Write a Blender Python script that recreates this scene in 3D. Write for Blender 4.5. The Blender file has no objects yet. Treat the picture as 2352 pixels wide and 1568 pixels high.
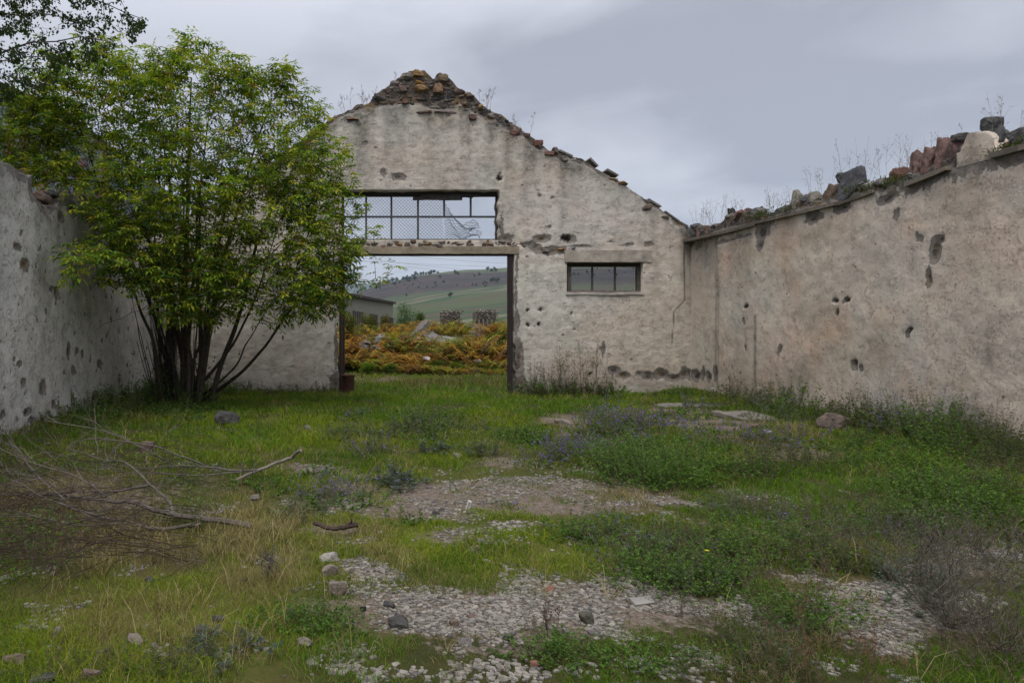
import bpy, math, random
import numpy as np
from mathutils import Vector

C = bpy.context.scene
COL = C.collection
R = np.random.RandomState(7)
random.seed(7)
rad = math.radians

# ------------------------------------------------------------------ camera
F = 1568.0                     # focal length in units of the 2352-wide picture (24 mm on 36 mm)
AX, AY = 790.0, 764.0          # optical axis in that picture
EYE = 1.6
cd = bpy.data.cameras.new('camera'); cam = bpy.data.objects.new('camera', cd); COL.objects.link(cam)
cam.location = (0, 0, EYE); cam.rotation_euler = (rad(90), 0, 0)
cd.lens = 24; cd.sensor_width = 36
cd.shift_x = (1176 - AX) / 2352; cd.shift_y = -(784 - AY) / 2352
cd.clip_start = 0.05; cd.clip_end = 30000
C.camera = cam

# ------------------------------------------------------------------ world, sun, exposure
SUN_EL, SUN_ROT = 60, 205
w = bpy.data.worlds.new('World'); C.world = w; w.use_nodes = True
nt = w.node_tree; nt.nodes.clear()
def nn(nt, t, **k):
    n = nt.nodes.new(t)
    for a, b in k.items(): setattr(n, a, b)
    return n
def mathn(nt, op, a, b=None, c=None, clamp=False):
    n = nn(nt, 'ShaderNodeMath', operation=op, use_clamp=clamp)
    for i, v in enumerate((a, b, c)):
        if v is None: continue
        if isinstance(v, (int, float)): n.inputs[i].default_value = v
        else: nt.links.new(v, n.inputs[i])
    return n.outputs[0]
def mixc(nt, f, a, b, mode='MIX'):
    n = nn(nt, 'ShaderNodeMix', data_type='RGBA', blend_type=mode)
    for i, v in ((0, f), (6, a), (7, b)):
        if isinstance(v, (int, float)): n.inputs[i].default_value = v
        elif isinstance(v, tuple): n.inputs[i].default_value = (*v[:3], 1)
        else: nt.links.new(v, n.inputs[i])
    return n.outputs[2]
def maprange(nt, v, a, b, c, d):
    n = nn(nt, 'ShaderNodeMapRange'); nt.links.new(v, n.inputs[0])
    for i, x in enumerate((a, b, c, d)): n.inputs[i + 1].default_value = x
    return n.outputs[0]
def noise(nt, vec, scale, detail=4, rough=0.55, dist=0.0, out=0):
    n = nn(nt, 'ShaderNodeTexNoise'); n.inputs['Scale'].default_value = scale
    n.inputs['Detail'].default_value = detail; n.inputs['Roughness'].default_value = rough
    n.inputs['Distortion'].default_value = dist
    if vec is not None: nt.links.new(vec, n.inputs['Vector'])
    return n.outputs[out]

sky = nn(nt, 'ShaderNodeTexSky', sky_type='NISHITA'); sky.sun_disc = False
sky.sun_elevation = rad(SUN_EL); sky.sun_rotation = rad(SUN_ROT)
tc = nn(nt, 'ShaderNodeTexCoord')
sep = nn(nt, 'ShaderNodeSeparateXYZ'); nt.links.new(tc.outputs['Generated'], sep.inputs[0])
zc = mathn(nt, 'ADD', mathn(nt, 'MAXIMUM', sep.outputs[2], 0.0), 0.30)
u_ = mathn(nt, 'DIVIDE', sep.outputs[0], zc); v_ = mathn(nt, 'DIVIDE', sep.outputs[1], zc)
cmb = nn(nt, 'ShaderNodeCombineXYZ')
nt.links.new(mathn(nt, 'ADD', mathn(nt, 'MULTIPLY', u_, 0.75), mathn(nt, 'MULTIPLY', v_, -0.25)), cmb.inputs[0])
nt.links.new(mathn(nt, 'ADD', mathn(nt, 'MULTIPLY', v_, 1.05), mathn(nt, 'MULTIPLY', u_, 0.45)), cmb.inputs[1])
cmb.inputs[2].default_value = 3.7
n1 = noise(nt, cmb.outputs[0], 1.35, 4, 0.45, 0.3)
n2 = noise(nt, cmb.outputs[0], 3.6, 6, 0.6, 0.4)
cl = mathn(nt, 'ADD', mathn(nt, 'MULTIPLY', n1, 0.74), mathn(nt, 'MULTIPLY', n2, 0.26))
cf = maprange(nt, cl, 0.42, 0.57, 0.0, 1.0)
cloud = mixc(nt, cf, (2.35, 2.40, 2.76), (3.65, 3.71, 4.12))
zen = maprange(nt, sep.outputs[2], 0.38, 0.95, 1.0, 3.0)        # overcast skies are brightest overhead
hor = maprange(nt, sep.outputs[2], 0.0, 0.22, 0.80, 1.0)
cl2 = nn(nt, 'ShaderNodeVectorMath', operation='SCALE'); nt.links.new(cloud, cl2.inputs[0])
nt.links.new(mathn(nt, 'MULTIPLY', zen, hor), cl2.inputs['Scale'])
bg = nn(nt, 'ShaderNodeBackground'); bg.inputs[1].default_value = 0.1
nt.links.new(mixc(nt, 0.94, sky.outputs[0], cl2.outputs[0]), bg.inputs[0])
wo = nn(nt, 'ShaderNodeOutputWorld'); nt.links.new(bg.outputs[0], wo.inputs[0])

sd = bpy.data.lights.new('sun', 'SUN'); sun = bpy.data.objects.new('sun', sd); COL.objects.link(sun)
sd.energy = 1.1; sd.angle = rad(25); sd.color = (1.0, 0.95, 0.88)
sv = Vector((math.sin(rad(SUN_ROT)) * math.cos(rad(SUN_EL)), math.cos(rad(SUN_ROT)) * math.cos(rad(SUN_EL)), math.sin(rad(SUN_EL))))
sun.rotation_euler = sv.to_track_quat('Z', 'Y').to_euler()
vs = C.view_settings; vs.view_transform = 'Standard'; vs.look = 'None'; vs.exposure = 0.84; vs.gamma = 1.0
try: vs.use_curve_mapping = False
except Exception: pass
C.render.engine = 'CYCLES'
C.cycles.use_denoising = True; C.cycles.max_bounces = 6; C.cycles.transparent_max_bounces = 4
C.cycles.volume_bounces = 1; C.cycles.diffuse_bounces = 3

# ------------------------------------------------------------------ helpers
def tag(o, label=None, cat=None, group=None, kind=None):
    if label: o['label'] = label
    if cat: o['category'] = cat
    if group: o['group'] = group
    if kind: o['kind'] = kind
    return o
def empty(name, loc, label, cat, group=None):
    o = bpy.data.objects.new(name, None); COL.objects.link(o); o.location = loc
    o.empty_display_size = 0.2
    return tag(o, label, cat, group)

def _h(i, j, k):
    n = (i.astype(np.int64) * 374761393 + j.astype(np.int64) * 668265263 + k.astype(np.int64) * 2147483647) & 0xffffffff
    n = ((n ^ (n >> 13)) * 1274126177) & 0xffffffff
    n = ((n ^ (n >> 16)) * 2246822519) & 0xffffffff
    return ((n ^ (n >> 15)) & 0xffff) / 65535.0
def vn(x, y, z=0.0):
    x = np.asarray(x, float); y = np.asarray(y, float) + 0 * x; z = np.asarray(z, float) + 0 * x; x = x + 0 * y
    i, j, k = np.floor(x), np.floor(y), np.floor(z)
    a, b, c = x - i, y - j, z - k
    a, b, c = a*a*(3-2*a), b*b*(3-2*b), c*c*(3-2*c)
    i, j, k = i.astype(np.int64), j.astype(np.int64), k.astype(np.int64)
    def L(p, q, t): return p + (q - p) * t
    return L(L(L(_h(i,j,k), _h(i+1,j,k), a), L(_h(i,j+1,k), _h(i+1,j+1,k), a), b),
             L(L(_h(i,j,k+1), _h(i+1,j,k+1), a), L(_h(i,j+1,k+1), _h(i+1,j+1,k+1), a), b), c)
def fbm(x, y, z=0.0, o=4):
    s, a, t = 0, 1.0, 0
    for q in range(o):
        s = s + a * vn(np.asarray(x)*2**q + 17*q, np.asarray(y)*2**q + 31*q, np.asarray(z)*2**q + 5*q); t += a; a *= .5
    return s / t
def sst(v, a, b):
    t = np.clip((v - a) / (b - a), 0, 1); return t*t*(3-2*t)

class MB:
    def __init__(s): s.v = []; s.f = []; s.c = []; s.n = 0
    def add(s, v, f, c):
        v = np.asarray(v, np.float32).reshape(-1, 3); f = np.asarray(f, np.int64).reshape(-1, 3)
        c = np.asarray(c, np.float32)
        if c.ndim == 1: c = np.tile(c[:3], (len(v), 1))
        s.v.append(v); s.f.append(f + s.n); s.c.append(c[:, :3]); s.n += len(v)
    def quad(s, v, f, c):
        f = np.asarray(f).reshape(-1, 4); s.add(v, np.concatenate([f[:, [0,1,2]], f[:, [0,2,3]]]), c)
    def build(s, name, mat, parent=None, smooth=False, loc=None):
        v = np.concatenate(s.v); f = np.concatenate(s.f); c = np.concatenate(s.c)
        base = parent
        while base is not None and base.parent is not None: base = base.parent
        base = base.location if base is not None else None
        off = np.array(loc if loc is not None else (base if parent is not None else (0,0,0)), np.float32)
        return mesh_obj(name, v - off, f, mat, parent, {'Col': c}, smooth, loc if parent is None else None)
def mesh_obj(name, v, f, mat, parent=None, attrs=None, smooth=False, loc=None):
    me = bpy.data.meshes.new(name); k = f.shape[1]
    me.vertices.add(len(v)); me.vertices.foreach_set('co', v.astype(np.float32).ravel())
    me.loops.add(f.size); me.loops.foreach_set('vertex_index', f.astype(np.int32).ravel())
    me.polygons.add(len(f)); me.polygons.foreach_set('loop_start', (np.arange(len(f)) * k).astype(np.int32))
    try: me.polygons.foreach_set('loop_total', np.full(len(f), k, np.int32))
    except Exception: pass
    for an, a in (attrs or {}).items():
        a = np.asarray(a, np.float32)
        if a.ndim == 1:
            t = me.attributes.new(an, 'FLOAT', 'POINT'); t.data.foreach_set('value', a)
        else:
            t = me.color_attributes.new(name=an, type='FLOAT_COLOR', domain='POINT')
            t.data.foreach_set('color', np.concatenate([a[:, :3], np.ones((len(a), 1), np.float32)], 1).ravel())
    me.polygons.foreach_set('use_smooth', np.full(len(f), smooth))
    me.update(calc_edges=True); me.validate()
    me.materials.append(mat)
    o = bpy.data.objects.new(name, me); COL.objects.link(o)
    if parent is not None: o.parent = parent
    if loc is not None: o.location = loc
    return o

BOXF = [(0,3,2,1),(4,5,6,7),(0,1,5,4),(1,2,6,5),(2,3,7,6),(3,0,4,7)]
def box(mb, c, s, col, rz=0, rx=0, ry=0, jit=0):
    v = np.array([(x, y, z) for z in (-.5,.5) for x, y in ((-.5,-.5),(.5,-.5),(.5,.5),(-.5,.5))]) * np.array(s)
    if jit: v += (R.rand(8, 3) - .5) * jit
    v = v @ rot(rx, ry, rz).T + np.array(c); mb.quad(v, BOXF, col)
def rot(rx, ry, rz):
    a, b, c = math.cos, math.sin, None
    X = np.array([[1,0,0],[0,a(rx),-b(rx)],[0,b(rx),a(rx)]]); Y = np.array([[a(ry),0,b(ry)],[0,1,0],[-b(ry),0,a(ry)]])
    Z = np.array([[a(rz),-b(rz),0],[b(rz),a(rz),0],[0,0,1]]); return Z @ Y @ X
def tube(mb, P, r, col, sides=5):
    P = np.asarray(P, float); n = len(P); r = np.broadcast_to(np.asarray(r, float), (n,))
    T = np.gradient(P, axis=0); T /= np.linalg.norm(T, axis=1)[:, None] + 1e-9
    up = np.array([0, 0, 1.]) if abs(T[:, 2]).mean() < .8 else np.array([1., 0, 0])
    A = np.cross(T, up); A /= np.linalg.norm(A, axis=1)[:, None] + 1e-9; B = np.cross(T, A)
    th = np.arange(sides) / sides * 2 * math.pi
    v = P[:, None] + (A[:, None] * np.cos(th)[None, :, None] + B[:, None] * np.sin(th)[None, :, None]) * r[:, None, None]
    v = v.reshape(-1, 3); i = np.arange(n - 1)[:, None] * sides; j = np.arange(sides)[None]; j2 = (j + 1) % sides
    q = np.stack([i + j, i + j2, i + sides + j2, i + sides + j], -1).reshape(-1, 4)
    mb.quad(v, q, col)
    if sides > 3:
        for b0 in (0, (n-1)*sides):
            mb.add(v[b0:b0+sides], [(0, k, k+1) for k in range(1, sides-1)], col if np.ndim(col) == 1 else np.asarray(col)[b0:b0+sides])
def unit(v): return v / (np.linalg.norm(v, axis=-1, keepdims=True) + 1e-9)
def leaves(mb, P, D, N, L, W, col, fold=0.25):
    """pointed leaves: base P, direction D, rough normal N, length L, width W (arrays)"""
    D = unit(D); S = unit(np.cross(D, N)); N = np.cross(S, D)
    L = np.broadcast_to(L, (len(P),))[:, None]; W = np.broadcast_to(W, (len(P),))[:, None]
    m = P + D * L * .42 - N * L * fold * .2
    v = np.stack([P, m + S * W * .5 + N * W * fold, P + D * L - N * L * fold * .5, m - S * W * .5 + N * W * fold], 1).reshape(-1, 3)
    i = np.arange(len(P))[:, None] * 4
    f = np.concatenate([i + [0, 1, 2], i + [0, 2, 3]])
    mb.add(v, f, np.repeat(np.broadcast_to(col, (len(P), 3)), 4, 0))
def blades(mb, P, H, W, lean, col, az=None):
    n = len(P); az = R.rand(n) * 6.283 if az is None else az
    fa = R.rand(n) * 6.283
    d = np.stack([np.cos(az), np.sin(az), 0*az], 1) * (H * lean)[:, None]
    s = np.stack([np.cos(fa), np.sin(fa), 0*fa], 1) * (W * .5)[:, None]
    up = np.zeros((n, 3)); up[:, 2] = H
    v = np.stack([P - s, P + s, P + up*.55 + d*.35 + s*.7, P + up*.55 + d*.35 - s*.7, P + up*np.sqrt(np.clip(1-lean*.4,.2,1))[:, None] + d], 1).reshape(-1, 3)
    i = np.arange(n)[:, None] * 5
    f = np.concatenate([i + [0,1,2], i + [0,2,3], i + [3,2,4]])
    mb.add(v, f, np.repeat(col, 5, 0))

import bmesh
def _ico(s):
    b = bmesh.new(); bmesh.ops.create_icosphere(b, subdivisions=s, radius=1); b.verts.ensure_lookup_table()
    v = np.array([x.co[:] for x in b.verts]); f = np.array([[y.index for y in x.verts] for x in b.faces]); b.free(); return v, f
ICO = {s: _ico(s) for s in (1, 2, 3, 4)}
def rock(mb, c, s, col, sub=2, rz=None, cuts=9, rough=.03, tilt=.2, round_=0.0, colvar=.12):
    """an angular stone: a sphere cut by random planes; s = half sizes"""
    d, f = ICO[sub]
    n = unit(R.randn(cuts, 3)); k = .55 + .35 * R.rand(cuts)
    n = np.concatenate([n, [[0,0,1],[0,0,-1],[1,0,0],[-1,0,0],[0,1,0],[0,-1,0]]]); k = np.concatenate([k, .7 + .2*R.rand(6)])
    q = d @ n.T; r = np.where(q > .05, k[None] / np.maximum(q, .05), 9).min(1)
    r = r * (1 - round_) + round_ * .85
    sd = R.rand() * 99
    r = r * (1 + rough * 2 * (fbm(d[:, 0]*3+sd, d[:, 1]*3, d[:, 2]*3, 3) - .5) * 2)
    v = d * r[:, None] * np.array(s)
    rz = R.rand() * 6.28 if rz is None else rz
    v = v @ rot((R.rand()-.5)*2*tilt, (R.rand()-.5)*2*tilt, rz).T + np.array(c)
    cc = np.array(col)[None] * (1 + colvar * 2 * (fbm(d[:, 0]*2.3+sd, d[:, 1]*2.3+9, d[:, 2]*2.3, 3) - .5)[:, None] * 2)
    mb.add(v, f, cc)

# ------------------------------------------------------------------ materials
def newmat(name):
    m = bpy.data.materials.new(name); m.use_nodes = True; t = m.node_tree; t.nodes.clear()
    o = nn(t, 'ShaderNodeOutputMaterial'); b = nn(t, 'ShaderNodeBsdfPrincipled'); t.links.new(b.outputs[0], o.inputs[0])
    b.inputs['Roughness'].default_value = .9; b.inputs['Specular IOR Level'].default_value = .1
    return m, t, b, o
def attr(t, n, out='Color'): a = nn(t, 'ShaderNodeAttribute', attribute_name=n); return a.outputs[out]
def objco(t): return nn(t, 'ShaderNodeTexCoord').outputs['Object']
def bump(t, b, h, strength=.5, dist=.02, prev=None):
    n = nn(t, 'ShaderNodeBump'); n.inputs['Strength'].default_value = strength; n.inputs['Distance'].default_value = dist
    t.links.new(h, n.inputs['Height'])
    if prev is not None: t.links.new(prev, n.inputs['Normal'])
    t.links.new(n.outputs[0], b.inputs['Normal']); return n.outputs[0]
def leaf_mat(name, trans=.35, rough=.6, spec=.25):
    m, t, b, o = newmat(name); c = attr(t, 'Col')
    t.links.new(c, b.inputs['Base Color']); b.inputs['Roughness'].default_value = rough; b.inputs['Specular IOR Level'].default_value = spec
    tr = nn(t, 'ShaderNodeBsdfTranslucent'); t.links.new(mixc(t, 1.0, c, (1.3, 1.35, .6), 'MULTIPLY'), tr.inputs[0])
    mx = nn(t, 'ShaderNodeMixShader'); mx.inputs[0].default_value = trans
    t.links.new(b.outputs[0], mx.inputs[1]); t.links.new(tr.outputs[0], mx.inputs[2]); t.links.new(mx.outputs[0], o.inputs[0])
    return m
def vc_mat(name, rough=.9, bs=0, bscale=20, bd=.01, var=.35, vscale=9, spec=.2):
    m, t, b, o = newmat(name); c = attr(t, 'Col'); oc = objco(t)
    f = maprange(t, noise(t, oc, vscale, 5, .65), .3, .7, 1 - var, 1 + var)
    g = nn(t, 'ShaderNodeVectorMath', operation='SCALE'); t.links.new(c, g.inputs[0]); t.links.new(f, g.inputs['Scale'])
    t.links.new(g.outputs[0], b.inputs['Base Color']); b.inputs['Roughness'].default_value = rough; b.inputs['Specular IOR Level'].default_value = spec
    if bs: bump(t, b, noise(t, oc, bscale, 6, .65), bs, bd)
    return m
M = {}
M['leaf'] = leaf_mat('leaf', .35, .75, .06); M['grass'] = leaf_mat('grass_blade', .3, .85, .03); M['dry'] = leaf_mat('dry_stalk', .15, .9, .03)
M['rock'] = vc_mat('rock', .95, .7, 18, .02, .4, 14); M['bark'] = vc_mat('bark', .95, .6, 30, .01, .3, 12)
M['wood'] = vc_mat('weathered_wood', .9, .5, 40, .006, .35, 6)
M['chip'] = vc_mat('plaster_flake', .95, .3, 40, .004, .2, 15)
M['concrete'] = vc_mat('old_concrete', .95, .6, 14, .02, .28, 5)
M['steel'] = vc_mat('rusted_steel', .85, .4, 30, .004, .35, 12, .3)
# ------------------------------------------------------------------ ground shape and cover maps
XR, XL, YG = 9.03, -5.06, 18.05           # right wall, left wall, gable wall
def proj(x, y, z=0.0):
    y = np.maximum(y, .3); return AX + x / y * F, AY + (EYE - z) / y * F
def G(px, py, z=0.0):
    y = F * (EYE - z) / (py - AY); return ((px - AX) / F * y, y)
def ell(px, py, L):
    s = np.zeros_like(px)
    for cx, cy, rx, ry, a in L:
        s = np.maximum(s, a * np.clip(1.35 - np.sqrt(((px-cx)/rx)**2 + ((py-cy)/ry)**2) * .9, 0, 1))
    return s
CHIP = [(1150,1400,420,62,1.15),(1400,1395,330,45,1.15),(1000,1440,230,35,.9),(1330,1365,260,32,1),(1880,1350,90,45,.8),(2060,1410,190,62,1.05),(1950,1370,120,30,1),
        (1180,1105,300,26,.72),(1000,1160,240,20,.55),(1350,1135,300,22,.6),(1520,1150,140,20,.7),(850,1310,80,22,.9),(1030,1225,90,20,.75),(730,1080,90,18,.7),(1190,1062,70,10,.7),
        (1160,1215,80,12,.6),(2280,1285,170,50,.75),(1130,1490,190,32,.55),(740,1385,110,22,.72),(840,1240,60,14,.5),(1180,1540,420,30,.42),(1700,970,60,10,.5),(1540,940,60,8,.6),(1750,1130,60,14,.4)]
DIRT = [(1150,1140,450,40,1),(1180,1405,520,75,.9),(2060,1400,220,75,.85),(1640,975,130,22,.8),(1290,965,70,14,.8),(1350,985,110,22,.65),(1560,945,90,12,.9),(780,1205,110,18,.6),
        (730,1080,120,22,.6),(850,1310,90,26,.7),(2280,1285,190,55,.8),(1180,1060,90,14,.7),(1040,1225,110,25,.6),(250,1130,320,70,.5),(880,872,110,7,.55),(1500,1110,120,25,.6),
        (1130,1490,220,34,.5),(1850,1045,150,22,.5)]
YEL = [(350,1450,420,120,.8),(950,1010,500,50,.35),(1050,1180,500,120,.5),(900,1230,300,50,1),(700,1290,220,80,.8),(1250,1290,220,40,1),(400,1400,400,100,.55),(1040,1080,160,25,.4),(600,1190,120,50,.6),(1180,1240,200,30,.9),(820,1345,120,30,.6)]
LUSH = [(1075,1085,90,22,1.1),(1000,920,400,45,.6),(300,1500,450,70,.6),(600,1010,250,40,.8),(700,1540,300,60,.7),(1900,1130,250,60,.6),(1560,1090,120,30,.8),(1150,880,160,8,.7),(1480,900,200,14,.8)]
STRAW = [(250,1250,260,70,1.1),(120,1150,220,60,.9),(580,1230,140,90,.9),(600,1320,120,60,.8),(900,1275,70,35,.6),(1430,1150,110,40,.8),(1400,980,120,18,.6),(1700,1020,90,16,.8),(1820,1000,70,14,.5),
         (330,1430,240,70,.55),(150,1390,160,60,.5),(500,1480,120,60,.6),(1640,1240,100,30,.5),(980,880,240,14,.8),(1480,1170,80,20,.6),(820,1215,110,20,.7),(1300,1175,250,14,.5)]
def gz(x, y):
    near = np.clip(1 - (y - 18) / 30, 0, 1)
    z = (fbm(x*1.1+4, y*1.1+8, 0, 3) - .5) * .09 * near + (fbm(x*.3, y*.3+3, 1, 2) - .5) * .14 * np.clip((y-2)/5, 0, 1)*near
    z = z + .14 * sst(x, 7.6, 8.9) * (y < 18.6) + .10 * sst(-x, 3.8, 4.9) * (y < 18.6) * (x > -6)
    z = z + 1.35 * sst(y, 25.5, 40) * (1 - sst(y, 48, 75))
    z = z - 1.2 * sst(y, 75, 140)
    return z
def gzs(x, y): return gz(np.array([x], float), np.array([y], float))[0]

def axis(parts):
    return np.unique(np.concatenate([np.arange(a, b, s) for a, b, s in parts]).round(4))
gx_ = np.concatenate([-np.geomspace(12, 6400, 26)[::-1], np.arange(-11.5, 15, .09), np.geomspace(15.5, 6400, 26)])
gy_ = np.concatenate([np.arange(-40, 1.5, 2.0), np.arange(1.5, 20.5, .09), np.arange(20.6, 80, .5), np.geomspace(81, 6400, 45)])
X, Y = np.meshgrid(gx_, gy_); X, Y = X.ravel(), Y.ravel()
Z = gz(X, Y)
px, py = proj(X, Y)
inside = (Y > 1.2)
wx, wy = px + 60*(fbm(X*1.3, Y*1.3, 5)-.5), py + (22 + 40*np.clip((py-1000)/500,0,1))*(fbm(X*1.7, Y*1.7, 9)-.5)
att = {'chips': ell(wx, wy, CHIP)*inside, 'dirt': ell(wx, wy, DIRT)*inside, 'straw': ell(wx, wy, STRAW)*inside, 'yellow': ell(wx, wy, YEL)*inside}
nx, ny = len(gx_), len(gy_)
i = (np.arange(ny-1)[:, None]*nx + np.arange(nx-1)[None]).ravel()
gf = np.stack([i, i+1, i+nx+1, i+nx], 1)
m, t, b, o = newmat('ground'); oc = objco(t)
a = {k: attr(t, k, 'Fac') for k in att}
nA = noise(t, oc, 2.2, 6, .7); nB = noise(t, oc, 14, 5, .7); nC = noise(t, oc, 45, 4, .7)
grassc = mixc(t, maprange(t, nA, .35, .65, 0, 1), (.026,.036,.008), (.07,.058,.022))  # soil darkened in colour to paint the deep shade between blades
grassc = mixc(t, mathn(t, 'MULTIPLY', a['yellow'], .8, clamp=True), grassc, (.11, .125, .018))
grassc = mixc(t, mathn(t, 'MULTIPLY', a['straw'], .7, clamp=True), grassc, (.13, .10, .045))
dirtc = mixc(t, maprange(t, nB, .35, .65, 0, 1), (.10, .072, .052), (.17, .13, .10))
dirtc = mixc(t, maprange(t, nC, .5, .62, 0, .8), dirtc, (.25, .225, .19))
dirtc = mixc(t, maprange(t, nA, .5, .7, 0, .5), dirtc, (.085, .08, .03))
df = mathn(t, 'ADD', a['dirt'], mathn(t, 'MULTIPLY', mathn(t, 'SUBTRACT', nB, .5), 1.4))
colr = mixc(t, maprange(t, df, .35, .6, 0, 1), grassc, dirtc)
sepg = nn(t, 'ShaderNodeSeparateXYZ'); t.links.new(oc, sepg.inputs[0])
fld = mixc(t, noise(t, oc, .01, 4, .6), (.09, .12, .04), (.15, .14, .07))
colr = mixc(t, maprange(t, sepg.outputs[1], 60, 110, 0, 1), colr, fld)
t.links.new(colr, b.inputs['Base Color'])
bump(t, b, mathn(t, 'ADD', nB, nC), .8, .02)
M['ground'] = m
o = mesh_obj('ground', np.stack([X, Y, Z], 1), gf, m, None, att, True); tag(o, kind='structure')

# ------------------------------------------------------------------ hills behind
def hill_z(x, y):
    s = np.clip((y - 130) / 1370, 0, 1.6)
    Hx = np.interp(x, [-900, -400, -150, -60, 20, 70, 165, 280, 363, 700, 1500, 4000], [0, 2, 18, 48, 88, 106, 128, 142, 149, 165, 190, 150])
    up = np.where(s < 1, .22*s + .78*s**1.7, 1 - .5*(s-1)**1.5)
    sc = y / 1500.0
    Hx2 = np.interp(x / np.maximum(sc, .05), [-900, -400, -150, -60, 20, 70, 165, 280, 363, 700, 1500, 4000], [0, 2, 18, 48, 88, 106, 128, 142, 149, 165, 190, 150])
    H = np.where(y < 1500, Hx2, Hx)
    return H * up - 1.6 + (fbm(x*.006, y*.006, 2, 4) - .5) * 12 * np.clip(s*1.4, 0, 1)
hx = np.concatenate([np.arange(-1500, -400, 60), np.arange(-400, 1000, 8), np.arange(1000, 4000, 100)]); hy = np.concatenate([np.arange(120, 600, 8), np.arange(600, 2100, 14)])
HX, HY = np.meshgrid(hx, hy); HX, HY = HX.ravel(), HY.ravel(); nx, ny = len(hx), len(hy)
i = (np.arange(ny-1)[:, None]*nx + np.arange(nx-1)[None]).ravel()
m, t, b, o = newmat('hillside'); oc = objco(t); sp = nn(t, 'ShaderNodeSeparateXYZ'); t.links.new(oc, sp.inputs[0])
d1 = mathn(t, 'ADD', mathn(t, 'MULTIPLY', sp.outputs[1], 1.0), mathn(t, 'MULTIPLY', sp.outputs[0], -1.1))
d1 = mathn(t, 'ADD', d1, mathn(t, 'MULTIPLY', noise(t, oc, .004, 2), 160))
st = mathn(t, 'DIVIDE', d1, 24.0); fl = mathn(t, 'FLOOR', st)
wn = nn(t, 'ShaderNodeTexWhiteNoise', noise_dimensions='1D'); t.links.new(fl, wn.inputs['W'])
cr = nn(t, 'ShaderNodeValToRGB'); t.links.new(wn.outputs[0], cr.inputs[0]); cr.color_ramp.interpolation = 'CONSTANT'
cols = [(0, (.05,.085,.035)), (.22, (.085,.10,.045)), (.42, (.055,.085,.045)), (.55, (.16,.145,.085)), (.66, (.07,.10,.045)), (.78, (.10,.08,.055)), (.88, (.045,.075,.035)), (.95, (.17,.165,.10))]
e = cr.color_ramp.elements
while len(e) > 1: e.remove(e[-1])
e[0].position = 0; e[0].color = (*cols[0][1], 1)
for p_, c_ in cols[1:]: q = e.new(p_); q.color = (*c_, 1)
fr = mathn(t, 'FRACT', st)
field = mixc(t, maprange(t, fr, .0, .10, .75, 0), cr.outputs[0], (.05, .055, .03))
field = mixc(t, maprange(t, noise(t, oc, .03, 5, .7), .5, .75, 0, .5), field, (.09, .095, .05))
scrub = mixc(t, maprange(t, noise(t, oc, .012, 6, .7), .38, .62, 0, 1), (.032,.03,.03), (.078,.052,.045))
scrub = mixc(t, maprange(t, noise(t, oc, .035, 5, .75), .55, .66, 0, .85), scrub, (.03, .042, .026))
top = mixc(t, noise(t, oc, .01, 3), (.09, .12, .05), (.11, .13, .06))
hy_ = mathn(t, 'ADD', sp.outputs[1], mathn(t, 'MULTIPLY', mathn(t, 'SUBTRACT', noise(t, oc, .005, 4, .6), .5), 420))
hy_ = mathn(t, 'ADD', hy_, mathn(t, 'MULTIPLY', sp.outputs[0], .0))
cc_ = mixc(t, maprange(t, hy_, 930, 1010, 0, 1), field, scrub)
cc_ = mixc(t, maprange(t, mathn(t, 'ADD', hy_, mathn(t, 'MULTIPLY', sp.outputs[0], .35)), 1490, 1560, 0, 1), cc_, top)
cc_ = mixc(t, 1.0, cc_, (.78, .78, .76), 'MULTIPLY'); t.links.new(cc_, b.inputs['Base Color'])
o = mesh_obj('hills', np.stack([HX, HY, hill_z(HX, HY)], 1), np.stack([i, i+1, i+nx+1, i+nx], 1), m, None, None, True); tag(o, kind='structure')
def hill_at(px, py):
    ys = np.linspace(150, 1700, 3000); xs = (px - AX) / F * ys; q = AY + (EYE - hill_z(xs, ys)) / ys * F
    k = np.argmax(q <= py) if (q <= py).any() else np.argmin(q)
    return xs[k], ys[k], hill_z(xs[k:k+1], ys[k:k+1])[0]
# blue mountain far off
mx_ = np.linspace(-3500, 3500, 120); my_ = np.linspace(3600, 6000, 30)
MX, MY = np.meshgrid(mx_, my_); MX, MY = MX.ravel(), MY.ravel()
MZ = 405 * np.sin(np.clip((MY-3600)/2400, 0, 1)*math.pi)**.8 * np.interp(MX, [-3500,-1200,-300,150,700,1500,3500], [.6,.8,.93,.93,1.0,.9,.6]) + (fbm(MX*.002, MY*.002, 3, 4)-.5)*50 - 25
i = (np.arange(29)[:, None]*120 + np.arange(119)[None]).ravel()
m, t, b, o = newmat('forested_mountain'); t.links.new(mixc(t, noise(t, objco(t), .004, 4), (.03, .05, .03), (.07, .08, .05)), b.inputs['Base Color'])
o = mesh_obj('mountain', np.stack([MX, MY, MZ], 1), np.stack([i, i+1, i+121, i+120], 1), m, None, None, True); tag(o, kind='structure')

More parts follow.
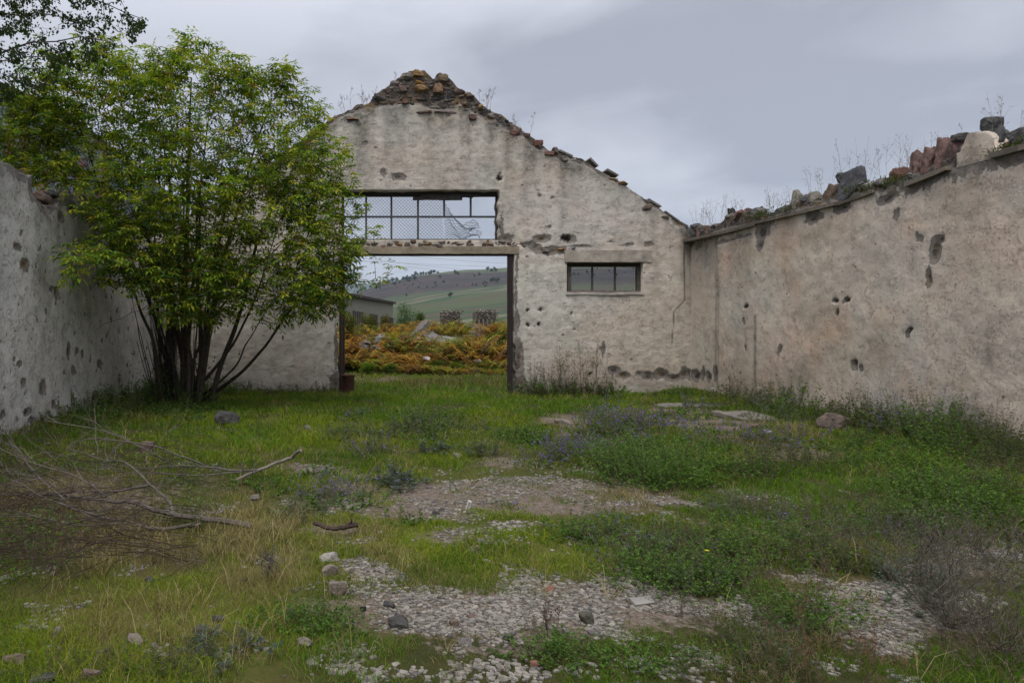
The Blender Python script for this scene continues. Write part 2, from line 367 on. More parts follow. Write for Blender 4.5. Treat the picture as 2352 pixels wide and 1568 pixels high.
# ------------------------------------------------------------------ walls
def wall_mesh(name, us, zs, keep, topf, pos, thick, disp, attrs, mat, parent, flip=False):
    nu, nz = len(us), len(zs); U, Zq = np.meshgrid(us, zs); tp = topf(us)
    Zc = np.minimum(Zq, tp[None, :])
    cu = (us[1:]+us[:-1])/2; cz = (zs[1:]+zs[:-1])/2
    CU, CZ = np.meshgrid(cu, cz)
    k = keep(CU, CZ) & (zs[:-1][:, None] < np.maximum(tp[1:], tp[:-1])[None, :] - .004)
    Uf, Zf = U.ravel(), Zc.ravel()
    A = attrs(Uf, Zf); d = disp(Uf, Zf, A)
    front = pos(Uf, Zf, d); back = pos(Uf, Zf, thick + 0*d); n = nu*nz
    ii = np.arange(n).reshape(nz, nu)
    q = np.stack([ii[:-1,:-1], ii[:-1,1:], ii[1:,1:], ii[1:,:-1]], -1)
    fr = q[k]; bk = q[k][:, ::-1] + n
    kp = np.pad(k, 1); S = []
    def side(mask, a, b_):
        p, r = a[mask], b_[mask]; S.append(np.stack([r, p, p+n, r+n], 1))
    side(k & ~kp[:-2, 1:-1], q[..., 0], q[..., 1]); side(k & ~kp[2:, 1:-1], q[..., 2], q[..., 3])
    side(k & ~kp[1:-1, :-2], q[..., 3], q[..., 0]); side(k & ~kp[1:-1, 2:], q[..., 1], q[..., 2])
    f = np.concatenate([fr, bk] + S)
    if flip: f = f[:, ::-1]
    v = np.concatenate([front, back]); used = np.zeros(2*n, bool); used[f.ravel()] = True
    mp = np.cumsum(used) - 1
    at = {kk: np.concatenate([x, x])[used] for kk, x in A.items()}
    return mesh_obj(name, v[used] - np.array(parent.location), mp[f], mat, parent, at, True)

def plaster(name, ca, cb, cc, sx, sy, sz, pits=1.0, relief=1.0):
    m, t, b, o = newmat(name); oc = objco(t)
    mp = nn(t, 'ShaderNodeMapping'); mp.inputs['Scale'].default_value = (sx, sy, sz); t.links.new(oc, mp.inputs[0]); sc = mp.outputs[0]
    big = noise(t, oc, .55, 5, .6, .4); mid = noise(t, oc, 2.6, 6, .68, .3); fine = noise(t, sc, 13, 6, .72); vf = noise(t, sc, 38, 4, .7)
    c = mixc(t, maprange(t, big, .38, .62, 0, 1), ca, cb)
    c = mixc(t, maprange(t, noise(t, oc, .9, 4, .6, .5), .52, .72, 0, .8), c, cc)
    c = mixc(t, maprange(t, mid, .35, .68, 0, .30), c, (.36, .34, .295))
    c = mixc(t, maprange(t, fine, .58, .76, 0, .45), c, (.24, .215, .185))
    c = mixc(t, maprange(t, fine, .44, .28, 0, .45), c, (.66, .63, .57))
    c = mixc(t, maprange(t, vf, .6, .75, 0, .5), c, (.17, .15, .125))
    # crevices and picked holes
    vo = nn(t, 'ShaderNodeTexVoronoi', feature='F1'); vo.inputs['Scale'].default_value = 3.6; t.links.new(sc, vo.inputs['Vector'])
    vd = mathn(t, 'ADD', vo.outputs['Distance'], mathn(t, 'MULTIPLY', mathn(t, 'SUBTRACT', noise(t, sc, 22, 4, .7), .5), .5))
    sv_ = nn(t, 'ShaderNodeSeparateColor'); t.links.new(vo.outputs['Color'], sv_.inputs[0])
    rs = maprange(t, sv_.outputs[0], .45, 1, -.12, .16 * pits)
    pit = mathn(t, 'GREATER_THAN', rs, vd)
    c = mixc(t, mathn(t, 'MULTIPLY', pit, .8), c, mixc(t, sv_.outputs[1], (.05, .045, .04), (.17, .13, .10)))
    wv = noise(t, sc, 5.5, 6, .72, .3)
    line = maprange(t, mathn(t, 'ABSOLUTE', mathn(t, 'SUBTRACT', wv, .5)), 0, .012, 1, 0)
    line = mathn(t, 'MULTIPLY', line, maprange(t, noise(t, oc, 3.1, 3), .50, .60, 0, 1))
    c = mixc(t, mathn(t, 'MULTIPLY', line, .55), c, (.10, .09, .075))
    fl_ = noise(t, sc, 26, 5, .75, .1)
    c = mixc(t, maprange(t, fl_, .585, .64, 0, .7), c, (.13, .11, .09))
    ln2 = maprange(t, mathn(t, 'ABSOLUTE', mathn(t, 'SUBTRACT', noise(t, sc, 12, 5, .7, .1), .5)), 0, .016, 1, 0)
    ln2 = mathn(t, 'MULTIPLY', ln2, maprange(t, noise(t, oc, 4.3, 3), .46, .6, 0, 1)); c = mixc(t, mathn(t, 'MULTIPLY', ln2, .5), c, (.12, .10, .085))
    c = mixc(t, maprange(t, noise(t, oc, 1.7, 5, .7, .8), .50, .62, 0, .22), c, (.40, .37, .31))
    # stains, plus the bush shade painted on the gable
    stn = attr(t, 'stain_shade', 'Fac'); sn = noise(t, oc, 7, 5, .7)
    sf = mathn(t, 'MULTIPLY', stn, maprange(t, sn, .3, .7, .45, 1.1), clamp=True)
    c = mixc(t, sf, c, (.105, .10, .08))
    orc = attr(t, 'ochre', 'Fac')
    c = mixc(t, mathn(t, 'MULTIPLY', orc, maprange(t, mid, .3, .7, .2, .9), clamp=True), c, (.42, .28, .17))
    wh = attr(t, 'white', 'Fac')
    c = mixc(t, mathn(t, 'MULTIPLY', wh, maprange(t, mid, .3, .7, .2, .8), clamp=True), c, (.50, .49, .45))
    # bare masonry
    bare = attr(t, 'bare', 'Fac')
    bf0 = mathn(t, 'ADD', bare, mathn(t, 'MULTIPLY', mathn(t, 'SUBTRACT', noise(t, oc, 9, 5, .7), .5), .9))
    bf = maprange(t, bf0, .48, .54, 0, 1)
    v2 = nn(t, 'ShaderNodeTexVoronoi', feature='F1'); v2.inputs['Scale'].default_value = 4.5; t.links.new(oc, v2.inputs['Vector'])
    s2 = nn(t, 'ShaderNodeSeparateColor'); t.links.new(v2.outputs['Color'], s2.inputs[0])
    v3 = nn(t, 'ShaderNodeTexVoronoi', feature='DISTANCE_TO_EDGE'); v3.inputs['Scale'].default_value = 4.5; t.links.new(oc, v3.inputs['Vector'])
    st = mixc(t, s2.outputs[0], (.035,.036,.038), (.12,.085,.065))
    st = mixc(t, maprange(t, s2.outputs[1], .7, 1, 0, .8), st, (.19, .125, .05))
    st = mixc(t, maprange(t, noise(t, oc, 16, 5, .7), .45, .7, 0, .45), st, (.18,.165,.14))
    st = mixc(t, maprange(t, v3.outputs[0], 0, .06, .8, 0), st, (.19, .175, .15))
    under = mixc(t, noise(t, oc, 11, 4, .7), (.17, .15, .13), (.36, .325, .28))
    st = mixc(t, maprange(t, bare, .80, .97, .30, 1), under, st)
    c = mixc(t, bf, c, st)
    rim = mathn(t, 'MULTIPLY', maprange(t, bf0, .36, .48, 0, .55), mathn(t, 'SUBTRACT', 1.0, bf))
    c = mixc(t, rim, c, (.46, .43, .39))
    dk = attr(t, 'hole', 'Fac'); c = mixc(t, dk, c, (.035,.031,.026))
    t.links.new(c, b.inputs['Base Color'])
    h = mathn(t, 'ADD', mathn(t, 'MULTIPLY', fine, .7*relief), mathn(t, 'MULTIPLY', vf, .25*relief))
    h = mathn(t, 'ADD', h, mathn(t, 'MULTIPLY', noise(t, sc, 5, 5, .7, .1), .8*relief))
    h = mathn(t, 'SUBTRACT', h, mathn(t, 'MULTIPLY', pit, .6)); h = mathn(t, 'SUBTRACT', h, mathn(t, 'MULTIPLY', line, .5))
    h = mathn(t, 'SUBTRACT', h, mathn(t, 'MULTIPLY', ln2, .4)); h = mathn(t, 'SUBTRACT', h, mathn(t, 'MULTIPLY', bf, 1.0)); h = mathn(t, 'ADD', h, mathn(t, 'MULTIPLY', mathn(t, 'MULTIPLY', bf, v2.outputs[0]), -1.0))
    bump(t, b, h, .8, .028)
    return m
M['pl_g'] = plaster('gable_plaster', (.67,.63,.54), (.65,.565,.485), (.54,.525,.45), .8, .8, 2.0, .9)
M['pl_r'] = plaster('side_plaster', (.70,.565,.455), (.65,.59,.49), (.72,.52,.385), 1, 1, 1, .5)
M['pl_l'] = plaster('chipped_plaster', (.69,.655,.585), (.66,.62,.55), (.63,.60,.545), 1, 1, .8, .8)

def spot(u, z, L):
    """largest of soft elliptical spots (u, z, ru, rz, a); 1 at the centre, .5 at the rim"""
    s = np.zeros_like(u)
    u, z = u + .09*(fbm(u*5, z*5, 31, 3)-.5) + .05*(fbm(u*17, z*17, 37, 2)-.5), z + .09*(fbm(u*5, z*5, 41, 3)-.5) + .05*(fbm(u*17, z*17, 47, 2)-.5)
    for cu, cz, ru, rz, a in L:
        s = np.maximum(s, a * np.clip(1 - .5*np.sqrt(((u-cu)/ru)**2 + ((z-cz)/rz)**2), 0, 1))
    return s
def polydist(u, z, P):
    d = np.full_like(u, 9.)
    for (a0, b0), (a1, b1) in zip(P[:-1], P[1:]):
        t_ = np.clip(((u-a0)*(a1-a0) + (z-b0)*(b1-b0)) / ((a1-a0)**2+(b1-b0)**2), 0, 1)
        d = np.minimum(d, np.hypot(u-a0-t_*(a1-a0), z-b0-t_*(b1-b0)))
    return d

# ---- gable wall
PPM = F / YG
def gX(p): return (p - AX) / PPM
def gZ(p): return EYE + (AY - p) / PPM
gt = [(330,560),(365,535),(560,425),(700,315),(765,268),(790,262),(800,252),(822,240),(846,236),(870,213),(890,200),(915,178),(938,163),(948,160),(975,162),(985,172),(997,182),(1003,170),(1012,168),(1040,188),(1058,205),
      (1085,215),(1120,250),(1150,262),(1185,288),(1205,300),(1225,318),(1265,345),(1310,355),(1340,368),(1380,392),(1420,416),(1465,445),(1500,470),(1540,497),(1575,520),(1640,560)]
GTx = np.array([gX(a) for a, _ in gt]); GTz = np.array([gZ(b) for _, b in gt])
def gtop(u): return np.interp(u, GTx, GTz) + (fbm(u*5, 0*u+3, 1, 3) - .5) * .12
dX0, dX1, dZ = gX(778), gX(1180), gZ(583)
tX0, tX1, tZ0, tZ1 = gX(785), gX(1145), gZ(551), gZ(437)
wX0, wX1, wZ0, wZ1 = gX(1302), gX(1477), gZ(673), gZ(602)
def lines(a, b_, s, keys):
    k = sorted([a, b_] + [x for x in keys if a < x < b_]); out = []
    for p_, q in zip(k[:-1], k[1:]): n_ = max(1, int(round((q-p_)/s))); out += list(np.linspace(p_, q, n_+1)[:-1])
    return np.array(out + [k[-1]])
us = lines(XL-.5, XR+.25, .04, [dX0, dX1, tX0, tX1, wX0, wX1]); zs = lines(-.3, 8.6, .04, [dZ, tZ0, tZ1, wZ0, wZ1])
pl_line = [(600,9999),(700,345),(765,290),(800,262),(860,243),(905,243),(960,248),(1010,250),(1060,250),(1085,268),(1120,280),(1165,300),(1200,318),(1225,345),(1245,352),(1290,362),(1330,378),(1380,403),(1420,425),(1500,478),(1600,9999)]
PLx = np.array([gX(a) for a, _ in pl_line]); PLz = np.array([gZ(b) if b < 9000 else 0 for _, b in pl_line]); PLz[0] = gZ(400); PLz[-1] = gZ(545)
def plz(u): return np.interp(u, PLx, PLz)
def gp(L): return [(gX(a), gZ(b), ru/PPM, rz/PPM, s) for a, b, ru, rz, s in L]
g_bare = gp([(1245,548,22,9,1.1),(1212,560,18,6,1),(1262,575,40,9,1.1),(1330,566,30,4,.85),(1440,562,20,4,.85),(1490,560,12,7,1),(915,406,17,10,1.1),(880,398,10,16,.8),(1412,850,14,9,1.2),(1432,862,16,7,1.2),(1470,858,10,7,1.1),(1490,864,12,9,1.2),
             (1520,860,16,12,1.2),(1548,868,20,8,1.2),(1572,858,12,14,1.2),(1590,862,12,12,1.2),(1340,565,22,4,.9),(1400,556,16,3,.8),(1230,566,16,7,1),(1186,740,9,30,1),(1190,830,12,50,1.2),(1192,890,16,30,1.3),(1188,610,5,40,.8),(1184,680,5,60,.8),(1386,802,8,18,.8),(1152,520,8,50,.7),(1160,548,20,12,1),
             (772,800,6,60,.9),(770,880,14,30,1),(1240,448,6,4,.9),(1270,455,7,4,.8),(1262,520,8,4,.9),(1200,425,6,3,.8),(1305,548,18,11,1.1),(840,330,10,8,.8),(860,340,8,6,.7),(1440,405,26,5,.7),(1300,380,30,6,.6),(1030,268,12,5,.8),
             (1140,287,16,10,1.1),(1235,330,16,12,1.1),(845,255,14,8,1),(800,275,14,8,.9),(1505,470,12,6,.8),(1010,455,8,4,.8)]) 
for k in range(170):
    a_ = 790 + 780*R.rand(); b_ = 250 + 560*R.rand(); g_bare += gp([(a_, b_, 1.2+4.5*R.rand()**3, .8+1.8*R.rand(), .85)])
g_hole = gp([(p_, q_, r_*.62, s_*.62, v_) for p_, q_, r_, s_, v_ in [(1302,547,15,10,1.5),(1147,410,8,7,1.6),(1240,712,7,5,1.6),(1213,711,5,5,1.5),(1213,747,5,6,1.5),(1237,745,7,5,1.5),(1313,722,4,5,1.2),(1318,757,3,3,1.2),(1147,402,3,3,1.4),(1357,858,4,7,1.4),(1560,764,3,3,1)]])
crack = [(gX(a), gZ(b)) for a, b in [(1570,555),(1572,600),(1571,660),(1571,690),(1557,705),(1548,715),(1546,745),(1544,770),(1545,790)]]
def g_attrs(u, z):
    tp = np.interp(u, GTx, GTz)
    above = z - plz(u) - (fbm(u*2.5, z*2.5, 3)-.5)*.35
    bare = np.maximum(np.clip(.5 + above*6, 0, 1.3), spot(u, z, g_bare))
    dd = np.maximum(plz(u) - z, 0)
    st = np.clip((fbm(u*2.2, z*.10, 4, 3)-.44)*4.5, 0, 1)*np.exp(-dd/1.3)*.95 + .5*np.exp(-dd/.22)
    st += spot(u, z, gp([(1390,600,110,3,.7),(1390,680,90,10,.8),(1500,540,60,30,.5),(1300,372,60,26,.8),(1180,360,50,60,.45)]))*.6*(fbm(u*4, z*1.5, 8, 3))
    st += .9*np.exp(-np.maximum(z-.1, 0)/.35)*fbm(u*3, z*3, 2, 2) + .55*np.clip((fbm(u*.7, z*.7, 19, 4)-.5)*3, 0, 1)*fbm(u*3, z*6, 5, 3)
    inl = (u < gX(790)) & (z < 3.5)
    st += .30*inl*fbm(u*1.2, z*1.2, 3, 3)  # shade of the bush painted onto the wall left of the door
    ho = np.clip((spot(u, z, g_hole) - .5)*4 + (fbm(u*20, z*20, 1, 2)-.5)*1.5, 0, 1) * (spot(u, z, g_hole) > .3)
    cd_ = polydist(u, z, crack); ho = np.maximum(ho, np.clip(1.2 - cd_/.02, 0, 1)*.8)
    och = spot(u, z, gp([(1400,830,110,70,.7),(1290,800,80,60,.6),(1540,790,60,70,.6),(1480,720,90,60,.5),(1080,430,120,60,.4),(1540,560,40,60,.5)]))*.8*fbm(u*1.4, z*2.5, 6, 3)
    wht = np.clip((fbm(u*.8, z*.8, 11, 3)-.5)*2.5, 0, .7)*(z > 0)
    return {'bare': bare, 'stain_shade': np.clip(st, 0, 1), 'hole': ho, 'ochre': och + .35*np.clip((fbm(u*.9, z*1.6, 15, 3)-.48)*3, 0, 1), 'white': wht}
def g_disp(u, z, A):
    return (fbm(u*1.5, z*1.5, 0, 3)-.5)*.05 + (fbm(u*9, z*12, 3, 3)-.5)*.022 + sst(A['bare'], .45, .95)*.035 + A['hole']*.06*(polydist(u, z, crack) > .05)
gable = empty('gable_wall', (1, YG, 0), 'tall pale plastered gable wall with crumbling stone peak, wide doorway and windows', 'wall')
def g_keep(cu, cz):
    k = ~((cu > dX0) & (cu < dX1) & (cz < dZ)); k &= ~((cu > tX0) & (cu < tX1) & (cz > tZ0) & (cz < tZ1)); k &= ~((cu > wX0) & (cu < wX1) & (cz > wZ0) & (cz < wZ1)); return k
def g_pos(u, z, d):
    # ragged reveals along the openings
    e = np.zeros_like(u)
    for xx in (dX1,): e += np.where((abs(u-xx) < .003) & (z < dZ), (fbm(z*6, 0*z, 7, 3)-.35)*.14*(z < 1.4) + .02, 0)
    for xx in (dX0,): e -= np.where((abs(u-xx) < .003) & (z < dZ), (fbm(z*6, 0*z, 9, 3)-.35)*.10, 0)
    e += np.where((abs(u-tX1) < .003) & (z > tZ0-.01) & (z < tZ1), (fbm(z*5, 0*z, 4, 3)-.4)*.10, 0)
    zz = z + np.where((abs(z-wZ0) < .003) & (u > wX0-.05) & (u < wX1+.05), (fbm(u*6, 0*u, 2, 2)-.5)*.05, 0) + np.where((abs(z-tZ1) < .003) & (u > tX0) & (u < tX1), (fbm(u*4, 0*u, 2, 2)-.5)*.04, 0)
    return np.stack([u + e, YG + d, zz], 1)
wall_mesh('plaster_wall', us, zs, g_keep, gtop, g_pos, .52, g_disp, g_attrs, M['pl_g'], gable)

SCOL = [(.15,.115,.09),(.12,.09,.075),(.18,.135,.085),(.11,.098,.085),(.155,.135,.115),(.11,.078,.065),(.18,.16,.135),(.085,.078,.07),(.21,.185,.155)]
mb = MB()
zrow = gZ(300)
while zrow < gZ(158):                                   # coursed rubble laid bare at the peak
    hh = .07 + .08*R.rand(); u = gX(640)
    while u < gX(1480):
        wd = .09 + .26*R.rand()**1.8
        uc, zc_ = u + wd/2, zrow + hh/2 + .03*(R.rand()-.5)
        if plz(uc) - .02 < zc_ < gtop(np.array([uc]))[0] - .03:
            rock(mb, (uc, YG + .085 + .05*R.rand(), zc_), (wd*.60, .13, hh*.62), np.array(SCOL[R.randint(len(SCOL))])*(.55+.8*R.rand()), 2, 0, 14, .10, .22)
        u += wd
    zrow += hh
u = gX(480)
while u < gX(1560):                                     # crest stones along the rake
    tz = np.interp(u, GTx, GTz); rr = .07 + .10*R.rand()**1.5
    for yy in (.08, .30):
        if R.rand() < .85: rock(mb, (u + .1*(R.rand()-.5), YG + yy + .08*R.rand(), tz - rr*(.5+.4*R.rand())), (rr*1.35, rr*1.2, rr*.75), SCOL[R.randint(len(SCOL))], 2, R.rand()*.6-.3, 8, .05, .25)
    u += .13 + .14*R.rand()
for a_, b_, ww, hh, cc in [(960,168,30,14,(.24,.15,.07)),(1018,178,26,16,(.24,.18,.12)),(968,205,36,16,(.25,.16,.08)),(1005,205,24,22,(.22,.14,.085)),(963,190,20,11,(.26,.15,.05)),(925,205,22,14,(.17,.12,.10)),
                           (1067,240,20,10,(.18,.12,.09)),(1080,222,18,10,(.15,.12,.10)),(1105,245,13,14,(.24,.16,.07)),(1085,270,18,15,(.12,.075,.07)),(1183,304,28,16,(.15,.085,.07)),(1236,330,22,16,(.17,.085,.065)),
                           (1262,352,24,12,(.20,.12,.10)),(1430,420,26,12,(.20,.14,.08)),(1275,345,14,13,(.14,.12,.11)),(1240,338,8,11,(.08,.08,.07)),(810,272,26,9,(.15,.09,.06)),(930,235,18,10,(.15,.09,.075)),(1020,258,60,7,(.16,.12,.12)),(970,258,40,7,(.15,.10,.075))]:
    rock(mb, (gX(a_), YG + .05, gZ(b_)), (ww/PPM*.6, .16, hh/PPM*.6), cc, 3, 0, 8, .05, .12)
mb.build('rubble_masonry', M['rock'], gable)
k_ = 0
for a_, b_, ln, ang in [(1300,358,34,.45),(1345,385,40,.55),(1385,405,36,.5),(1408,402,30,.5),(1440,440,34,.62),(1365,378,26,.75),(1478,463,36,.42),(1505,472,34,.55),(1545,503,40,.62),(1570,520,24,.5)]:
    mb = MB(); box(mb, (gX(a_), YG + .22, gZ(b_-6)), (ln/PPM, .42, .05), np.array((.17,.16,.14))*(.8+.4*R.rand()), 0, 0, ang, .02); mb.build('coping_slab', M['rock'], gable)
mb = MB()
for a_, b_, ww, hh, cc in [(880,566,26,8,(.16,.09,.07)),(918,562,24,9,(.20,.12,.05)),(945,568,22,8,(.15,.07,.055)),(980,560,30,7,(.22,.14,.06)),(1010,565,22,8,(.12,.09,.08)),(1045,558,26,6,(.17,.13,.10)),(1080,561,24,6,(.18,.16,.13)),
                           (1120,559,28,6,(.19,.13,.08)),(860,560,18,7,(.12,.10,.08)),(1155,557,22,6,(.2,.17,.14)),(1180,566,20,9,(.14,.12,.10)),(1205,566,16,9,(.12,.115,.11)),(1255,575,20,9,(.16,.14,.12)),(1290,573,20,8,(.22,.13,.06)),(1318,570,14,8,(.10,.10,.11)),(820,560,30,8,(.15,.12,.09)),(795,566,24,9,(.14,.11,.10))]:
    rock(mb, (gX(a_), YG + .05, gZ(b_)), (ww/PPM*.6, .12, hh/PPM*.7), cc, 2, 0, 8, .06, .1)
u = gX(786)
while u < gX(1200):
    w_ = .07+.16*R.rand(); rock(mb, (u+w_/2, YG+.05+.04*R.rand(), gZ(553+11*R.rand())), (w_*.65, .11, .045+.05*R.rand()), SCOL[R.randint(len(SCOL))], 2, 0, 8, .06, .15); u += w_*.8
mb.build('course_of_stones', M['rock'], gable)
def slab_mesh(x0, x1, y0, y1, z0, z1, col, seed, amp=.02, s=.05):
    """a box with worn, uneven faces and edges"""
    b = bmesh.new(); bmesh.ops.create_cube(b, size=1)
    mx = max(x1-x0, y1-y0, z1-z0)
    for e_ in (0, 1, 2): pass
    b.free()
    nxx, nyy, nzz = [max(2, int((q1-q0)/s)+1) for q0, q1 in ((x0,x1),(y0,y1),(z0,z1))]
    vs_, fs_ = [], []; n0 = 0
    def face(o_, ua, ub, na, nb):
        nonlocal n0
        A_, B_ = np.meshgrid(np.linspace(0,1,na), np.linspace(0,1,nb)); A_, B_ = A_.ravel(), B_.ravel()
        vs_.append(np.array(o_) + A_[:, None]*np.array(ua) + B_[:, None]*np.array(ub))
        i_ = (np.arange(nb-1)[:, None]*na + np.arange(na-1)[None]).ravel() + n0
        fs_.append(np.stack([i_, i_+1, i_+na+1, i_+na], 1)); n0 += na*nb
    dx, dy, dz = x1-x0, y1-y0, z1-z0
    face((x0,y0,z0), (dx,0,0), (0,0,dz), nxx, nzz); face((x1,y1,z0), (-dx,0,0), (0,0,dz), nxx, nzz)
    face((x1,y0,z0), (0,dy,0), (0,0,dz), nyy, nzz); face((x0,y1,z0), (0,-dy,0), (0,0,dz), nyy, nzz)
    face((x0,y0,z1), (dx,0,0), (0,dy,0), nxx, nyy); face((x0,y1,z0), (dx,0,0), (0,-dy,0), nxx, nyy)
    v = np.concatenate(vs_); f = np.concatenate(fs_)
    for q in range(3): v[:, q] += (fbm(v[:, 0]*4+seed+q*7, v[:, 1]*4, v[:, 2]*4+q, 3)-.5)*2*amp
    c = np.array(col)[None]*(1 + .5*(fbm(v[:, 0]*2+seed, v[:, 1]*2, v[:, 2]*5, 3)-.5))[:, None]
    mb = MB(); mb.quad(v, f, c); return mb
mb = slab_mesh(gX(790), gX(1192), YG-.035, YG+.46, gZ(583), gZ(566), (.27,.225,.165), 3, .012)
mb.build('door_lintel', M['concrete'], gable, True)
mb = slab_mesh(gX(1297), gX(1496), YG-.045, YG+.3, gZ(602), gZ(575), (.33,.295,.245), 8, .018)
mb.build('window_lintel', M['concrete'], gable, True)
mb = slab_mesh(gX(1300), gX(1480), YG-.03, YG+.15, gZ(677), gZ(671), (.40,.37,.33), 5, .018); mb.build('window_sill', M['concrete'], gable, True)

STEEL = (.045,.04,.036); RUST = (.06,.035,.025)
def framebox(mb, x0, x1, z0, z1, y, dep, col): box(mb, ((x0+x1)/2, y, (z0+z1)/2), (abs(x1-x0), dep, abs(z1-z0)), col)
# upper opening: steel glazing grid with torn wire mesh
yF = YG + .28; K = F/yF
def fX(p): return (p-AX)/K
def fZ(p): return EYE + (AY-p)/K
mb = MB()
framebox(mb, fX(783), fX(1147), fZ(452), fZ(434), yF, .09, (.035,.03,.025))
framebox(mb, fX(1138), fX(1147), fZ(549), fZ(452.2), yF, .09, STEEL)
framebox(mb, fX(783), fX(791), fZ(549), fZ(452.2), yF, .09, STEEL)
framebox(mb, fX(783), fX(1147), fZ(554), fZ(549.2), yF, .08, STEEL)
trans = mb.build('transom_frame', M['steel'], gable)
for p_ in (841, 899, 960, 1020, 1081):
    mb = MB()
    lo = 549 if p_ < 1000 else 496
    framebox(mb, fX(p_-2.2), fX(p_+2.2), fZ(495.6), fZ(452), yF-.004, .035, (.07,.075,.075))
    if p_ < 1000: framebox(mb, fX(p_-2.2), fX(p_+2.2), fZ(549), fZ(500.4), yF-.004, .035, (.07,.075,.075))
    mb.build('glazing_bar', M['steel'], trans)
mb = MB(); framebox(mb, fX(791), fX(1138), fZ(500.2), fZ(496), yF, .05, (.07,.075,.075)); mb.build('glazing_bar', M['steel'], trans)
def wiremesh(mb, x0, x1, z0, z1, y, s, r, warp, col):
    n_ = int((x1-x0+z1-z0)/s)+2
    for sg in (1, -1):
        for k in range(-1, n_+1):
            c0 = k*s; pts = []
            for t_ in np.linspace(0, 1, 26):
                zz = z0 + t_*(z1-z0); xx = x0 + c0 - (zz-z0) if sg > 0 else x0 - (z1-z0) + c0 + (zz-z0)
                if x0 <= xx <= x1: pts.append(warp(xx, zz, y))
            if len(pts) > 2: tube(mb, pts, r, col, 3)
mb = MB(); wiremesh(mb, fX(791), fX(1020), fZ(549), fZ(452), yF+.04, .095, .0036, lambda x, z, y: (x, y + .02*math.sin(x*9)*math.cos(z*7), z), (.05,.05,.05))
def torn(x, z, y):                                     # the loose end of the mesh, torn off and slumped on the sill
    t_ = (z - fZ(549)) / (fZ(452)-fZ(549)); tz_ = np.interp(x, [fX(1020), fX(1035), fX(1050), fX(1068), fX(1085), fX(1105)], [fZ(462), fZ(478), fZ(498), fZ(512), fZ(515), fZ(508)])
    u0 = (x - fX(1020)) / (fX(1105)-fX(1020)); fx = float(vn(x*5, z*5, 1))-.5; fz = float(vn(x*5, z*5, 7))-.5
    return (x + fx*.30*u0 - .12*t_*u0, y + .25*u0*math.sin(x*14+z*6), max(fZ(549)+.01, fZ(549) + t_*(tz_-fZ(549)) + fz*.26*u0))
wiremesh(mb, fX(1020), fX(1105), fZ(549), fZ(452), yF+.04, .10, .0045, torn, (.04,.04,.04))
mb.build('wire_mesh', M['steel'], trans)
# dark boards hanging under the head of the opening
for a_, b_, y_, th in ((948,1060,457,7),(965,1085,452,6),(1040,1098,451,4)):
    mb = slab_mesh(fX(a_), fX(b_), yF-.12, yF-.02, fZ(y_+th/2), fZ(y_-th/2), (.05,.045,.04), a_, .02); mb.build('hanging_board', M['wood'], trans)
# small window
yF = YG + .2; K = F/yF
mb = MB(); WD = (.075,.07,.055)
framebox(mb, fX(1301), fX(1478), fZ(613), fZ(601), yF, .10, (.035,.03,.02)); framebox(mb, fX(1301), fX(1478), fZ(675), fZ(667), yF, .10, (.15,.12,.11))
framebox(mb, fX(1303), fX(1311), fZ(667), fZ(613), yF, .09, (.10,.085,.07)); framebox(mb, fX(1461), fX(1478), fZ(667), fZ(613), yF, .12, WD)
wf = mb.build('window_frame', M['wood'], gable)
for p_ in (1360, 1412):
    mb = MB(); framebox(mb, fX(p_-2), fX(p_+2), fZ(667), fZ(613), yF-.006, .04, (.05,.05,.045)); mb.build('glazing_bar', M['steel'], wf)
mb = MB(); wiremesh(mb, fX(1311), fX(1461), fZ(667), fZ(613), yF+.05, .075, .0045, lambda x, z, y: (x, y, z), (.10,.10,.10)); mb.build('wire_mesh', M['steel'], wf)
# door posts
for a_, b_ in ((779,792),(1168,1178)):
    mb = MB(); framebox(mb, gX(a_), gX(b_), -.2, gZ(583)-.01, YG+.09, .14, (.028,.022,.02)); framebox(mb, gX(a_)+.05, gX(b_)-.05, -.2, gZ(583)-.02, YG+.02, .04, (.05,.032,.026))
    mb.build('door_post', M['steel'], gable)
mb = MB(); framebox(mb, gX(779), gX(1180), gZ(586.5), gZ(583.5), YG+.10, .2, (.03,.025,.022)); mb.build('steel_beam', M['steel'], gable)

